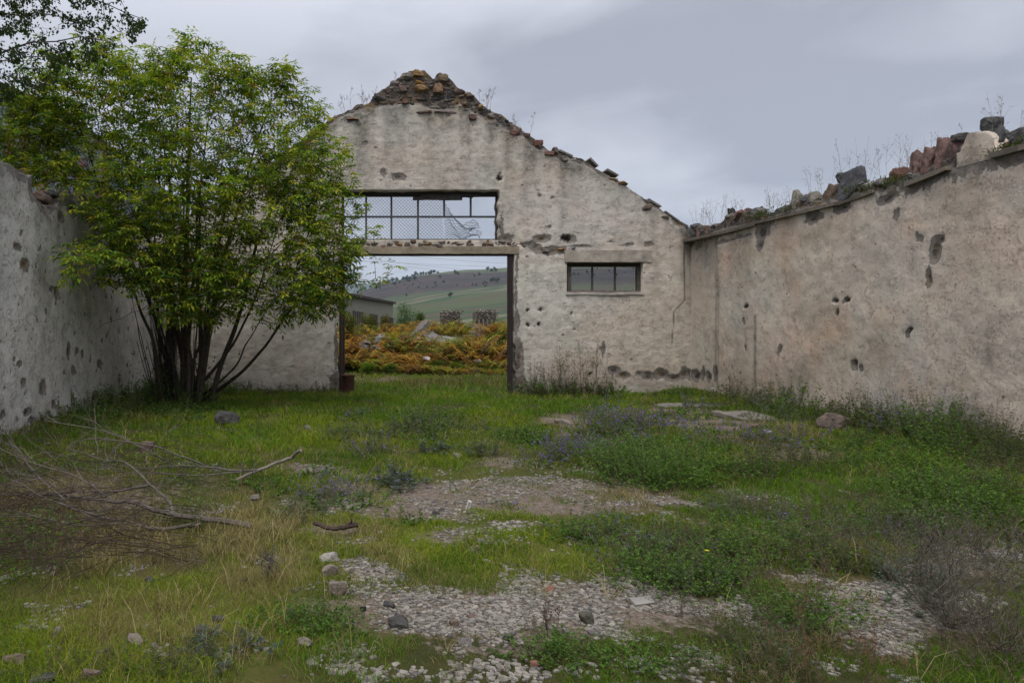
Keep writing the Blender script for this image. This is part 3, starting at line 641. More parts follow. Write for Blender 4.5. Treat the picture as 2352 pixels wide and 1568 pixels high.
# ---- right wall
def rY(p): return F*XR/(p-AX)
def rZ(px_, py_): return EYE + (AY-py_)/F*rY(px_)
rt = [(1560,525),(1600,520),(1640,525),(1665,500),(1700,492),(1745,495),(1800,485),(1830,462),(1890,462),(1935,440),(2000,430),(2060,412),(2100,398),(2160,372),(2210,345),(2222,310),(2262,300),(2283,318),(2290,345),(2352,330),(2500,290),(2900,150)]
RTy = np.array([rY(a) for a, _ in rt])[::-1]; RTz = np.array([rZ(a, b) for a, b in rt])[::-1]
def rtop(u): return np.where(u < RTy[0], RTz[0], np.interp(u, RTy, RTz)) + (fbm(u*6, 0*u, 5, 3)-.5)*.10
def rp(L): return [(rY(a), rZ(a, b), ru/F*rY(a)**2/XR, rz/F*rY(a), s) for a, b, ru, rz, s in L]
r_bare = rp([(2160,548,7,9,1.2),(2147,575,11,30,1.3),(2133,637,7,20,1.3),(1915,691,6,5,1),(1942,688,8,7,1),(1922,718,3,12,1.2),(1750,535,14,16,1.3),(1745,563,8,12,1.2),(1793,800,5,14,1),(2090,765,8,10,1),(1958,840,8,14,1),(1975,845,5,12,.9),
             (1870,500,22,14,1.1),(1935,480,20,12,1.1),(2040,455,26,12,1.1),(2090,440,14,8,1),(2090,440,14,8,1),(2290,372,20,6,1.0),(2320,372,40,8,1.1),(2060,490,10,16,.8),(1712,705,4,4,1.1),(1708,735,3,8,1),(1712,800,3,8,1),
             (1585,862,10,12,1.2),(1600,856,5,15,1.1),(1612,864,7,11,1.2),(1628,856,5,16,1.2),(1641,862,5,14,1.2),(2190,958,12,22,1.1),(1680,845,3,6,.9),(1820,855,5,5,.8),(2115,545,7,12,.9),(2285,520,5,5,.9),(2300,372,40,5,.95),(1590,565,8,10,.9),(1800,905,6,25,.8),(1660,555,30,5,.9),(1700,545,30,5,.9)])
for k in range(120):
    a_ = 1600 + 800*R.rand(); b_ = 480 + 420*R.rand(); q_ = R.rand()**3; r_bare += rp([(a_, b_, 1.0+3*q_, 1.0+4*q_, .8)])
r_hole = rp([(1920,690,5,4,1.2),(1946,690,5,4,1.2),(2094,760,4,6,1.2),(1961,835,4,8,1.2),(1712,705,4,3,1.2)])
jog = rY(1647)
def r_attrs(u, z):
    tp = rtop(u); zp = 3.98
    above = z - zp - (fbm(u*2, z*2, 3)-.5)*.1
    bare = np.maximum(np.clip(.5 + above*5, 0, 1.2)*(abs(u-rY(2250)) > .35), spot(u, z, r_bare))
    pb = 3.93 - z
    bare = np.maximum(bare, np.clip(.78 - pb*3.2 + (fbm(u*1.7, z*.6, 8, 3)-.5)*1.6, 0, 1)*(pb > -.1)*.60)
    st = np.clip((fbm(u*1.3, z*.15, 4, 3)-.45)*3, 0, 1)*np.exp(-np.maximum(pb, 0)/1.0)*.8
    for a_, wd, s_ in ((1645,.10,.75),(1630,.06,.5),(1735,.05,.7)):
        st += s_*np.exp(-((u-rY(a_))/wd)**2)*np.clip((3.6-z)*1.5, 0, 1)*(z > .4)*(.5+fbm(u*3, z*1.2, 3, 2))*(1 if a_ < 1700 else (z < 2.0))
    st += spot(u, z, rp([(2270,850,60,90,1),(2240,900,40,80,.8),(1960,850,50,70,.7),(1850,860,80,50,.6),(2330,780,60,60,.4),(1700,850,40,80,.5)]))*.9*np.clip((fbm(u*2.2, z*1.3, 7, 4)-.38)*3, 0, 1)
    st += .55*np.exp(-np.maximum(z-.15, 0)/.4)*fbm(u*4, z*2, 2, 3)
    ho = np.clip((spot(u, z, r_hole)-.5)*4 + (fbm(u*20, z*20, 1, 2)-.5), 0, 1)*(spot(u, z, r_hole) > .35)
    och = spot(u, z, rp([(1800,560,110,70,.9),(1960,800,130,90,.9),(2300,560,80,60,.8),(2000,560,90,80,.6),(1700,900,80,60,.6),(2200,720,60,60,.3),(2330,930,60,50,.4)]))*1.0*np.clip(fbm(u*1.4, z*2, 6, 4)*1.5-.2, 0, 1)
    wht = spot(u, z, rp([(2050,560,90,80,.9),(2150,800,120,70,.8),(2080,910,120,60,.9),(2330,450,60,60,.7)]))*np.clip(fbm(u*1.8, z*1.8, 9, 4)*1.6-.3, 0, 1)
    return {'bare': bare, 'stain_shade': np.clip(st, 0, 1), 'hole': ho, 'ochre': och, 'white': wht}
rwall = empty('side_wall', (XR, 9, 0), 'long right-hand plastered stone wall with a broken top and a timber strip', 'wall')
def r_disp(u, z, A):
    return (fbm(u*1.2, z*1.2, 0, 3)-.5)*.07 + (fbm(u*9, z*9, 3, 3)-.5)*.018 + sst(A['bare'], .45, .95)*.03 + A['hole']*.08 + .16*sst(u, jog-.03, jog+.03)*(z < 4)
us = lines(-3, YG+.2, .04, [jog]); zs = lines(-.3, 5.4, .04, [3.98])
wall_mesh('plaster_wall', us, zs, lambda a, b_: a > -9, rtop, lambda u, z, d: np.stack([XR + d, u, z], 1), .55, r_disp, r_attrs, M['pl_r'], rwall, True)
def strip(seg, th=.075, out=.05):
    mb = MB(); P = [(rY(a), rZ(a, b)) for a, b in seg]
    for (y0, z0), (y1, z1) in zip(P[:-1], P[1:]):
        n_ = 6; L_ = math.hypot(y1-y0, z1-z0); ang = math.atan2(z1-z0, y1-y0)
        box(mb, (XR - out + .07, (y0+y1)/2, (z0+z1)/2), (.20, L_*1.01, th), np.array((.17,.145,.115))*(.85+.3*R.rand()), 0, ang, 0, .012)
    return mb.build('wall_plate', M['wood'], rwall)
strip([(1576,553),(1660,535),(1740,515)]); strip([(1738,512),(1850,486),(1925,468)], .06); strip([(1925,470),(1985,450),(2010,440)], .05, .02); strip([(2088,425),(2150,400),(2185,386)], .07); strip([(2285,358),(2352,340),(2480,300)], .08)
# coursed rubble visible over the strip
mb = MB(); u = rY(2500)
while u < YG - .1:
    tp = rtop(np.array([u]))[0]; hh = max(.12, tp - 3.95)
    if hh < .7 and abs(u - rY(2252)) > .30:
        for yy in (.12, .38): rock(mb, (XR + yy + .06*R.rand(), u, 3.97 + hh*.5), (.14+.05*R.rand(), .10+.08*R.rand(), hh*.6), np.array([(.10,.10,.095),(.14,.13,.12),(.09,.09,.085),(.17,.10,.08),(.12,.115,.10)][R.randint(5)]), 2, 0, 8, .06, .25)
        if R.rand() < .75:
            q_ = .06+.10*R.rand(); rock(mb, (XR + .05 + .2*R.rand(), u, tp + q_*.25), (q_*1.1, q_*(1.1+.6*R.rand()), q_*.8), np.array([(.085,.085,.083),(.13,.12,.11),(.07,.07,.07),(.16,.095,.075),(.17,.16,.135)][R.randint(5)]), 2, 0, 8, .08, .4)
    u += .17 + .12*R.rand()
mb.build('rubble_masonry', M['rock'], rwall)

# ---- left wall
def lY(p): return F*-XL/(AX-p)
def lZ(px_, py_): return EYE + (AY-py_)/F*lY(px_)
lt = [(-400,260),(-100,350),(0,372),(20,378),(50,398),(75,402),(78,445),(105,480),(130,470),(165,445),(200,455),(240,470),(300,500),(345,540)]
LTy = np.array([lY(a) for a, _ in lt]); LTz = np.array([lZ(a, b) for a, b in lt])
def ltop(u): return np.interp(u, LTy, LTz) + (fbm(u*5, 0*u, 5, 3)-.5)*.14
def lp(L): return [(lY(a), lZ(a, b), ru/F*lY(a)**2/-XL, rz/F*lY(a), s) for a, b, ru, rz, s in L]
l_bare = lp([(40,568,9,8,1.1),(56,605,10,14,1.2),(88,570,6,8,.9),(158,805,3.5,18,1.2),(176,808,4,12,.9),(190,810,4,11,.9),(170,850,6,10,1),(42,835,6,9,1),(50,880,7,14,1),(98,890,9,18,1),(167,920,4,20,1.2),(62,945,10,9,1.2),
             (5,955,7,9,1.2),(125,930,5,9,1.1),(130,672,6,12,1.1),(118,662,4,9,1.1),(196,925,3,12,1.1),(215,920,4,14,1.1),(222,910,3,10,1),(225,835,4,10,1),(105,470,14,18,1.3),(90,450,12,20,1.3),(140,500,8,12,1.1),(140,990,6,14,1),(70,965,8,10,1),
             (85,440,16,26,1.3),(165,480,10,18,1.2),(200,500,12,14,1.1)])
for k in range(270):
    a_ = -60 + 380*R.rand(); b_ = 480 + 500*R.rand()**.75; q_ = R.rand()**2.2; l_bare += lp([(a_, b_, 1.0+1.9*q_, 1.6+8*q_, .85)])
for k in range(60):
    y_ = -3 + 12.5*R.rand(); l_bare.append((y_, .3+3*R.rand(), .05+.1*R.rand(), .05+.1*R.rand(), 1))
def l_attrs(u, z):
    tp = ltop(u); dd = np.maximum(tp - z, 0)
    bare = np.maximum(spot(u, z, l_bare), np.clip(.9 - dd*2.6 + (fbm(u*2, z*2, 3, 3)-.5)*1.2, 0, 1)*.7)
    st = np.clip((fbm(u*2, z*.25, 4, 3)-.42)*3, 0, 1)*np.exp(-dd/.6)*.85 + .7*np.exp(-np.maximum(z, 0)/.18)*fbm(u*4, z*4, 2, 3)
    st += .45*np.clip((fbm(u*1.5, z*1.5, 12, 3)-.5)*3, 0, 1)
    return {'bare': bare, 'stain_shade': np.clip(st, 0, 1), 'hole': 0*u, 'ochre': 0*u, 'white': np.clip((fbm(u, z, 5, 3)-.45)*2, 0, .6)}
lwall = empty('side_wall', (XL, 9, 0), 'pale left-hand plaster wall pitted with dark chips, its top broken, beside the bush', 'wall')
def l_disp(u, z, A): return (fbm(u*1.2, z*1.2, 0, 3)-.5)*.07 + (fbm(u*9, z*9, 3, 3)-.5)*.02 + sst(A['bare'], .45, .95)*.03
us = lines(-3, YG+.2, .04, []); zs = lines(-.3, 5.0, .04, [])
wall_mesh('plaster_wall', us, zs, lambda a, b_: a > -9, ltop, lambda u, z, d: np.stack([XL - d, u, z], 1), .55, l_disp, l_attrs, M['pl_l'], lwall)
mb = MB(); u = 5.0
while u < YG:
    tz = ltop(np.array([u]))[0]
    for yy in (.14, .40): rock(mb, (XL - yy, u, tz - .05), (.14, .12+.08*R.rand(), .09+.07*R.rand()), SCOL[R.randint(len(SCOL))], 2, 0, 8, .06, .25)
    u += .2 + .1*R.rand()
mb.build('rubble_masonry', M['rock'], lwall)
mb = slab_mesh(XL-.02, XL+.12, 8.5, 12.6, -.2, .10, (.30,.28,.24), 4, .03); mb.build('plinth', M['concrete'], lwall, True)
# ------------------------------------------------------------------ loose stones and things on the ground
GREY, DARK, TAN, PALE, BROWN, RED = (.15,.135,.125), (.06,.057,.052), (.19,.16,.135), (.30,.275,.24), (.13,.095,.075), (.20,.105,.075)
def stone(px_, py_, w_, h_, col, label, flat=1.0, sub=3, cat='stone', name='stone', group='loose stones on the grass', rr=0.0):
    x, y = G(px_, py_ + h_*.35); z = gzs(x, y); k = y / F
    x, y = (px_-AX)/F*y, y
    o = empty(name, (x, y, z), label, cat, group) if False else None
    mb = MB(); hw, hh = w_*k*.55, h_*k*.62*flat
    rock(mb, (x, y, z + hh*.45), (hw, hw*.75, hh), col, sub, R.rand()*.8-.4, 10, .045, .18, rr, .2)
    ob = mb.build(name, M['rock'], None, False, (x, y, z)); return tag(ob, label, cat, group)
ST = [(520,965,58,40,DARK,'large dark boulder in the green weeds beside the bush'),
 (706,987,22,18,GREY,'small grey stone between the dark boulder and the doorway grass'),
 (340,1022,46,34,BROWN,'brownish stone lying behind the arching fallen twigs'),
 (754,1281,44,22,PALE,'pale flat stone, farthest of the three lying in a line left of the flakes'),
 (758,1309,46,32,TAN,'tan stone in the middle of the line of three left of the flakes'),
 (778,1355,48,38,TAN,'upright tan stone, nearest of the line of three left of the flakes'),
 (700,1478,44,26,TAN,'wedge-shaped tan stone in green grass below the long flake patch'),
 (312,1471,44,26,TAN,'rounded tan stone among dry grass at the lower left'),
 (132,1455,20,30,GREY,'narrow grey stone standing in grass near the left edge'),
 (32,1519,54,24,BROWN,'low brown stone at the bottom left corner'),
 (210,1552,46,28,BROWN,'brown stone cut by the bottom edge at the left'),
 (102,1563,60,14,DARK,'black flat stone at the very bottom left'),
 (458,1443,36,24,DARK,'dark stone in the dry grass right of the rounded tan stone'),
 (500,1421,28,18,DARK,'small dark stone just behind the dark one in dry grass'),
 (668,1413,22,16,DARK,'small dark stone at the left tip of the long flake patch'),
 (648,1379,16,12,DARK,'tiny dark stone left of the upright tan stone'),
 (344,1329,26,14,DARK,'dark stone below the brown dry grass on the left'),
 (712,1077,34,14,TAN,'flat tan stone near the tip of the short fallen branch'),
 (584,1133,26,14,GREY,'grey stone in grass between the two fallen branches'),
 (764,1073,18,9,DARK,'small dark stone right of the flat tan one by the branch tip'),
 (1349,1415,42,32,(.075,.07,.055),'dark rounded block sitting alone on the pale flakes'),
 (914,1431,56,24,DARK,'long dark brown stone on the left half of the pale flakes'),
 (1068,1470,32,22,GREY,'grey stone at the lower rim of the pale flakes'),
 (1167,1466,26,22,DARK,'dark lumpy stone right of the grey one at the flakes lower rim'),
 (1261,1346,30,16,RED,'reddish stone at the upper rim of the pale flakes'),
 (1043,1429,24,18,BROWN,'brown stone near the middle of the pale flakes'),
 (1082,1410,26,12,BROWN,'flat brown stone just behind the middle brown one'),
 (893,1390,30,16,DARK,'dark stone at the left upper part of the flakes'),
 (833,1403,16,12,(.02,.02,.02),'tiny black stone at the left end of the flakes'),
 (1107,1235,26,11,GREY,'blue-grey flat stone on the yellow-green moss in the middle'),
 (1119,1277,20,8,PALE,'small pale stone on yellow-green moss below the grey one'),
 (918,1079,28,12,TAN,'tan stone on the grass behind the middle gravel'),
 (879,1084,18,10,BROWN,'small brown stone left of the tan one behind the gravel'),
 (1001,1166,18,12,DARK,'dark stone low on the brown gravel strip'),
 (1015,1158,12,16,GREY,'small upright stone on the brown gravel strip'),
 (1080,1171,16,10,BROWN,'brown stone beside a white shard on the gravel strip'),
 (1045,1045,26,14,GREY,'purple-grey stone in the weeds in the centre'),
 (1119,938,26,11,GREY,'grey stone alone in the short grass before the doorway'),
 (1229,1525,32,12,RED,'rust-coloured stone in the weeds at the bottom middle'),
 (817,1541,22,14,TAN,'light brown stone at the bottom left of the middle'),
 (1519,1153,20,9,GREY,'grey stone at the right end of the gravel strip'),
 (985,1111,14,9,GREY,'small stone at the left end of the gravel'),
 (1185,1562,16,10,PALE,'white pebble at the bottom edge'),
 (1905,972,76,44,(.13,.10,.085),'large reddish-brown boulder against the weeds by the right wall'),
 (1643,908,30,14,PALE,'pale stone at the foot of the right wall corner'),
 (1763,998,22,9,PALE,'small white stone in front of the broken slab'),
 (1730,985,30,12,BROWN,'brown stone beside the broken concrete slab'),
 (2050,1470,22,10,PALE,'pale lump below the white powdery patch'),
 (1290,966,44,11,TAN,'low heap of tan earth and stone in the far grass'),
 (1260,972,22,9,BROWN,'brown stone left of the low tan heap'),
 (560,1330,16,10,DARK,'tiny dark stone in straw grass near the thistle'),
 (2250,1300,26,12,TAN,'tan stone on the flakes at the right edge'),
]
for a_ in ST: stone(*a_)
def flat(px_, py_, w_, d_, th, col, label, name='concrete_slab', rz=0, tilt=0):
    x, y = G(px_, py_); z = gzs(x, y)
    mb = slab_mesh(-w_/2, w_/2, -d_/2, d_/2, 0, th, col, px_, .035, .05)
    v = mb.v[0]; v = v @ rot(tilt, 0, rz).T.astype(np.float32) + np.array((x, y, z), np.float32); mb.v[0] = v
    return tag(mb.build(name, M['concrete'], None, True, (x, y, z)), label, 'slab', 'broken slabs on the ground')
flat(1717, 965, .75, .9, .07, (.17,.15,.125), 'pale broken concrete slab in front of the right wall weeds', rz=.2, tilt=.06)
flat(1565, 936, 1.0, .5, .05, (.16,.145,.12), 'thin flat slab lying far right near the wall corner', rz=.1)
flat(1473, 1388, .16, .06, .02, (.26,.245,.22), 'small pale angular slab at the edge of the flakes', rz=.3, tilt=.3)
flat(90, 975, .9, .35, .14, (.27,.25,.21), 'worn concrete kerb piece at the foot of the left wall', rz=1.2)
# white shard
x, y = G(1076, 1162); mb = MB(); box(mb, (x, y, gzs(x, y)+.03), (.03, .02, .09), (.5,.48,.44), .4, .2, .3, .01)
tag(mb.build('plaster_shard', M['chip'], None, False, (x, y, 0)), 'white plaster shard standing on the brown gravel strip', 'shard')
# rusty pipe by the door post
x, y = G(799, 908); x, y = gX(799), YG - .3; z = gzs(x, y); e_ = empty('rusty_pipe', (x, y, z), 'short rusty steel pipe standing by the left door post', 'pipe')
mb = MB(); th = np.linspace(0, 6.283, 25)[:-1]; rr = .165
prof = [(rr,-.1),(rr,.44),(rr+.012,.45),(rr+.012,.475),(rr-.02,.475),(rr-.02,.05)]
v = np.array([(x + r_*math.cos(t_), y + r_*math.sin(t_), z + q_) for r_, q_ in prof for t_ in th]); n_ = 24
q = [(i_*n_+j_, i_*n_+(j_+1) % n_, (i_+1)*n_+(j_+1) % n_, (i_+1)*n_+j_) for i_ in range(len(prof)-1) for j_ in range(n_)]
mb.quad(v, q, (.085,.035,.024)); mb.build('pipe_body', M['steel'], e_, True)
mb = MB(); v = np.array([(x,y,z+.30)] + [(x + (rr-.021)*math.cos(t_), y + (rr-.021)*math.sin(t_), z+.32) for t_ in th]); mb.add(v, [(0, j_+1, (j_+1) % 24 + 1) for j_ in range(24)], (.05,.035,.028)); mb.build('rust_fill', M['steel'], e_)

# stones lying on the right wall
WT = [(1682,505,32,40,DARK,'dark stone, farthest of the trio on the wall top near the corner'),(1708,500,34,32,(.13,.085,.07),'reddish stone, middle of the trio on the wall top'),(1737,497,30,32,(.075,.07,.07),'dark rounded stone, nearest of the trio on the wall top'),
 (1832,466,46,44,(.19,.18,.14),'lichen-spotted pale stone on the wall top behind the timber strip'),(1875,462,46,38,(.14,.13,.105),'mossy grey stone right of the lichen-spotted one'),(1915,450,44,44,(.165,.12,.09),'orange-brown stone leaning on the dark wall boulder'),
 (1962,423,72,60,(.075,.075,.08),'big dark grey boulder on the middle of the right wall top'),(1940,408,30,24,(.09,.09,.085),'dark stone behind the big wall boulder'),(2022,425,58,22,(.16,.155,.12),'flat greenish stones layered right of the big wall boulder'),
 (2063,402,22,26,(.17,.095,.075),'small brick-red stone on the wall top before the red row'),(2112,383,40,52,(.125,.08,.068),'red-brown stone, leftmost of the leaning red row'),(2140,370,38,56,(.14,.088,.075),'second stone of the leaning red row'),
 (2168,358,44,62,(.13,.082,.07),'tallest red stone, third of the leaning row'),(2197,345,40,52,(.12,.08,.075),'dark red stone at the right end of the leaning row'),(2206,318,24,20,DARK,'small dark stone on top beside the plastered stub'),
 (2278,290,46,36,(.075,.075,.07),'dark rounded boulder crowning the plastered stub'),(2296,328,34,60,(.08,.08,.078),'dark upright stone right of the plastered stub'),(2342,312,40,26,(.10,.10,.095),'dark grey stone at the right edge of the wall top'),(2326,334,30,20,(.15,.10,.07),'brown stone tucked under the one at the right edge'),
 (1612,528,36,16,(.11,.105,.10),'low dark stone on the wall top at the corner'),(1640,530,26,14,(.13,.12,.11),'low grey stone next to the corner one')]
for px_, py_, w_, h_, col, lab in WT:
    xx = XR + .15; y = F*xx/(px_-AX); z = EYE + (AY-py_)/F*y; k = y/F
    mb = MB(); hh = h_*k*.62
    rock(mb, (xx, y, z), (.15, w_*k*.52, hh*1.2), col, 4, 0, 8, .10, .22, 0, .3)
    o = tag(mb.build('wall_top_stone', M['rock'], None, False, (xx, y, z-hh)), lab, 'stone', 'stones lying on the right wall')
for px_, py_, w_, h_, col, lab in [(112,448,26,18,DARK,'dark stone balanced on the broken top of the left wall'),(95,455,30,24,(.12,.085,.065),'brown stone in the notch of the left wall top')]:
    xx = XL - .2; y = F*-xx/(AX-px_); z = EYE + (AY-py_)/F*y; k = y/F; mb = MB()
    rock(mb, (xx, y, z), (.2, w_*k*.9, h_*k*.6), col, 3, 0, 10, .05, .2); tag(mb.build('wall_top_stone', M['rock'], None, False, (xx, y, z)), lab, 'stone')

# ------------------------------------------------------------------ flakes of plaster and slate
mb = MB(); PT = []
def in_view(x, y, mg=.8): 
    a, b_ = proj(x, y); return (x > (-AX/F*y - mg)) & (x < ((2352-AX)/F*y + mg))
def scatter(n, y0, y1, x0=None, x1=None):
    y = y0 + (y1-y0)*R.rand(n); xl = np.maximum(-AX/F*y - .8, XL+.05) if y1 < YG+1 else -AX/F*y - 1; xr = np.minimum((2352-AX)/F*y + .8, XR-.05) if y1 < YG+1 else (1200-AX)/F*y + 2
    return xl + (xr-xl)*R.rand(n), y, (xr-xl)
def fields(x, y):
    px, py = proj(x, y)
    wx = px + 60*(fbm(x*1.3, y*1.3, 5)-.5); wy = py + (22 + 40*np.clip((py-1000)/500, 0, 1))*(fbm(x*1.7, y*1.7, 9)-.5)
    return wx, wy
for y0, y1, dens, s0 in ((2.9,5.2,2900,.0185),(5.2,8.5,1000,.020),(8.5,15,100,.03)):
    n = int((y1-y0)*(min(14, 1.5*y1))*dens); x, y, wd = scatter(n, y0, y1); wx, wy = fields(x, y)
    d = ell(wx, wy, CHIP); p_ = np.clip((d + (fbm(x*3.5, y*3.5, 2, 4)-.5)*2.4 - .30)*1.7, 0, 1)
    p_ = np.maximum(p_, .004); k = R.rand(n) < p_; x, y = x[k], y[k]; n = len(x); z = gz(x, y)
    s = s0*(.5 + .9*R.rand(n)**1.5); nv = 6
    th = (np.arange(nv)[None] + .7*R.rand(n, nv))/nv*6.283; rr = s[:, None]*(.6+.55*R.rand(n, nv)); el_ = .55+.45*R.rand(n); az = R.rand(n)*6.28
    ex, ey = rr*np.cos(th), rr*np.sin(th)*el_[:, None]; ca, sa = np.cos(az)[:, None], np.sin(az)[:, None]
    X_, Y_ = ex*ca-ey*sa, ex*sa+ey*ca; tx, ty = (R.randn(n)*.09)[:, None], (R.randn(n)*.09)[:, None]
    Zt = X_*tx + Y_*ty + .004 + .007*R.rand(n)[:, None]; th_ = .002+.004*R.rand(n)[:, None]
    top = np.stack([X_ + x[:, None], Y_ + y[:, None], Zt + z[:, None]], -1); bot = top.copy(); bot[..., 2] -= th_*1.3 + .004; bot[..., :2] += (np.stack([X_, Y_], -1))*.05
    v = np.concatenate([top, bot], 1).reshape(-1, 3); i_ = np.arange(n)[:, None]*12
    tf = [(0, k_, k_+1) for k_ in range(1, nv-1)]; sf = []
    for k_ in range(nv): k2 = (k_+1) % nv; sf += [(k_, k_+nv, k2+nv), (k_, k2+nv, k2)]
    f = np.concatenate([i_ + np.array(t_) for t_ in tf + sf])
    b0 = .12 + .15*R.rand(n); c = np.stack([b0, b0*.91, b0*.76], 1); dk = R.rand(n) < .10; c[dk] = np.array((.10,.09,.085))
    mb.add(v, f, np.repeat(c, 12, 0))
tag(mb.build('plaster_flakes', M['chip']), 'pale flat flakes of plaster and slate strewn over bare earth', 'rubble', None, 'stuff')

# ------------------------------------------------------------------ grass
mb = MB(); mbd = MB()
GR = np.array([(.085,.17,.014),(.06,.135,.012),(.12,.20,.018),(.07,.10,.02)])
YE = np.array([(.21,.27,.02),(.16,.24,.018),(.25,.26,.03),(.12,.20,.018)])
SW = np.array([(.27,.225,.10),(.22,.18,.075),(.31,.26,.13),(.15,.11,.05)])
for y0, y1, dens, H0, W0 in ((2.7,4.6,9500,.045,.0034),(4.6,7.5,5200,.055,.0048),(7.5,12,2300,.07,.0075),(12,18.2,1100,.085,.011),(18.2,30,620,.12,.018)):
    n = int((y1-y0)*(min(14, 1.5*(y0+y1)/2+1.2) if y0 < 18 else 9)*dens); x, y, wd = scatter(n, y0, y1)
    wx, wy = fields(x, y); bare = np.maximum(ell(wx, wy, CHIP)*1.0, ell(wx, wy, DIRT)*.85)
    tuft = fbm(x*2.6, y*2.6, 7, 3); fine = vn(x*14, y*14, 3)
    p_ = np.clip(1.0 - bare*1.4 + (tuft-.5)*3.6 + (fine-.5)*.9, .03, 1); k = R.rand(n) < p_
    x, y, wx, wy, tuft, bare = x[k], y[k], wx[k], wy[k], tuft[k], bare[k]; n = len(x)
    ye = np.clip(ell(wx, wy, YEL) + (fbm(x*.8, y*.8, 21, 3)-.42)*2.2, 0, 1); sw = np.clip(ell(wx, wy, STRAW)*1.0 + (fbm(x*1.6, y*1.6, 33, 3)-.50)*1.9, 0, 1); lu = ell(wx, wy, LUSH)
    pick = R.randint(0, 4, n); c = GR[pick]*(1 + .35*lu[:, None]); r_ = R.rand(n)
    u1 = (r_ < ye)[:, None]; c = np.where(u1, YE[pick], c); isd = R.rand(n) < sw*.5 + .04 + .10*(bare > .4); c = np.where(isd[:, None], SW[pick], c)
    c = c*(.75+.5*R.rand(n))[:, None]
    H = H0*(.5+1.0*R.rand(n)**1.5)*(.35 + tuft*1.1 + .6*lu + .7*sw*isd)*(1-.45*np.clip(bare, 0, 1)); W = W0*(.7+.6*R.rand(n))
    P = np.stack([x, y, gz(x, y)-.005], 1); ln = .3 + .9*R.rand(n)
    blades(mb, P[~isd], H[~isd], W[~isd], ln[~isd], c[~isd]); blades(mbd, P[isd], H[isd]*1.15, W[isd]*.7, ln[isd], c[isd])
# tall straw tufts
for y0, y1, dens in ((2.9,6,150),(6,12,60)):
    n = int((y1-y0)*1.5*y1*dens); x, y, wd = scatter(n, y0, y1); wx, wy = fields(x, y); sw = ell(wx, wy, STRAW)
    k = R.rand(n) < np.clip(sw*.8-.28 + (fbm(x*2, y*2, 44, 3)-.5), .015, 1); x, y = x[k], y[k]; m_ = 14; x = np.repeat(x, m_) + .03*R.randn(len(x)*m_); y = np.repeat(y, m_) + .03*R.randn(len(y)*m_); n = len(x)
    blades(mbd, np.stack([x, y, gz(x, y)], 1), .07+.17*R.rand(n)**1.6, (.0026+.0004*y)*(.7+.5*R.rand(n)), .5+.7*R.rand(n), SW[R.randint(0, 4, n)]*(.8+.5*R.rand(n))[:, None])
tag(mb.build('grass', M['grass']), 'short green grass over the old floor', 'grass', None, 'stuff')
tag(mbd.build('dry_grass', M['dry']), 'straw-coloured dry grass in tufts', 'dry grass', None, 'stuff')

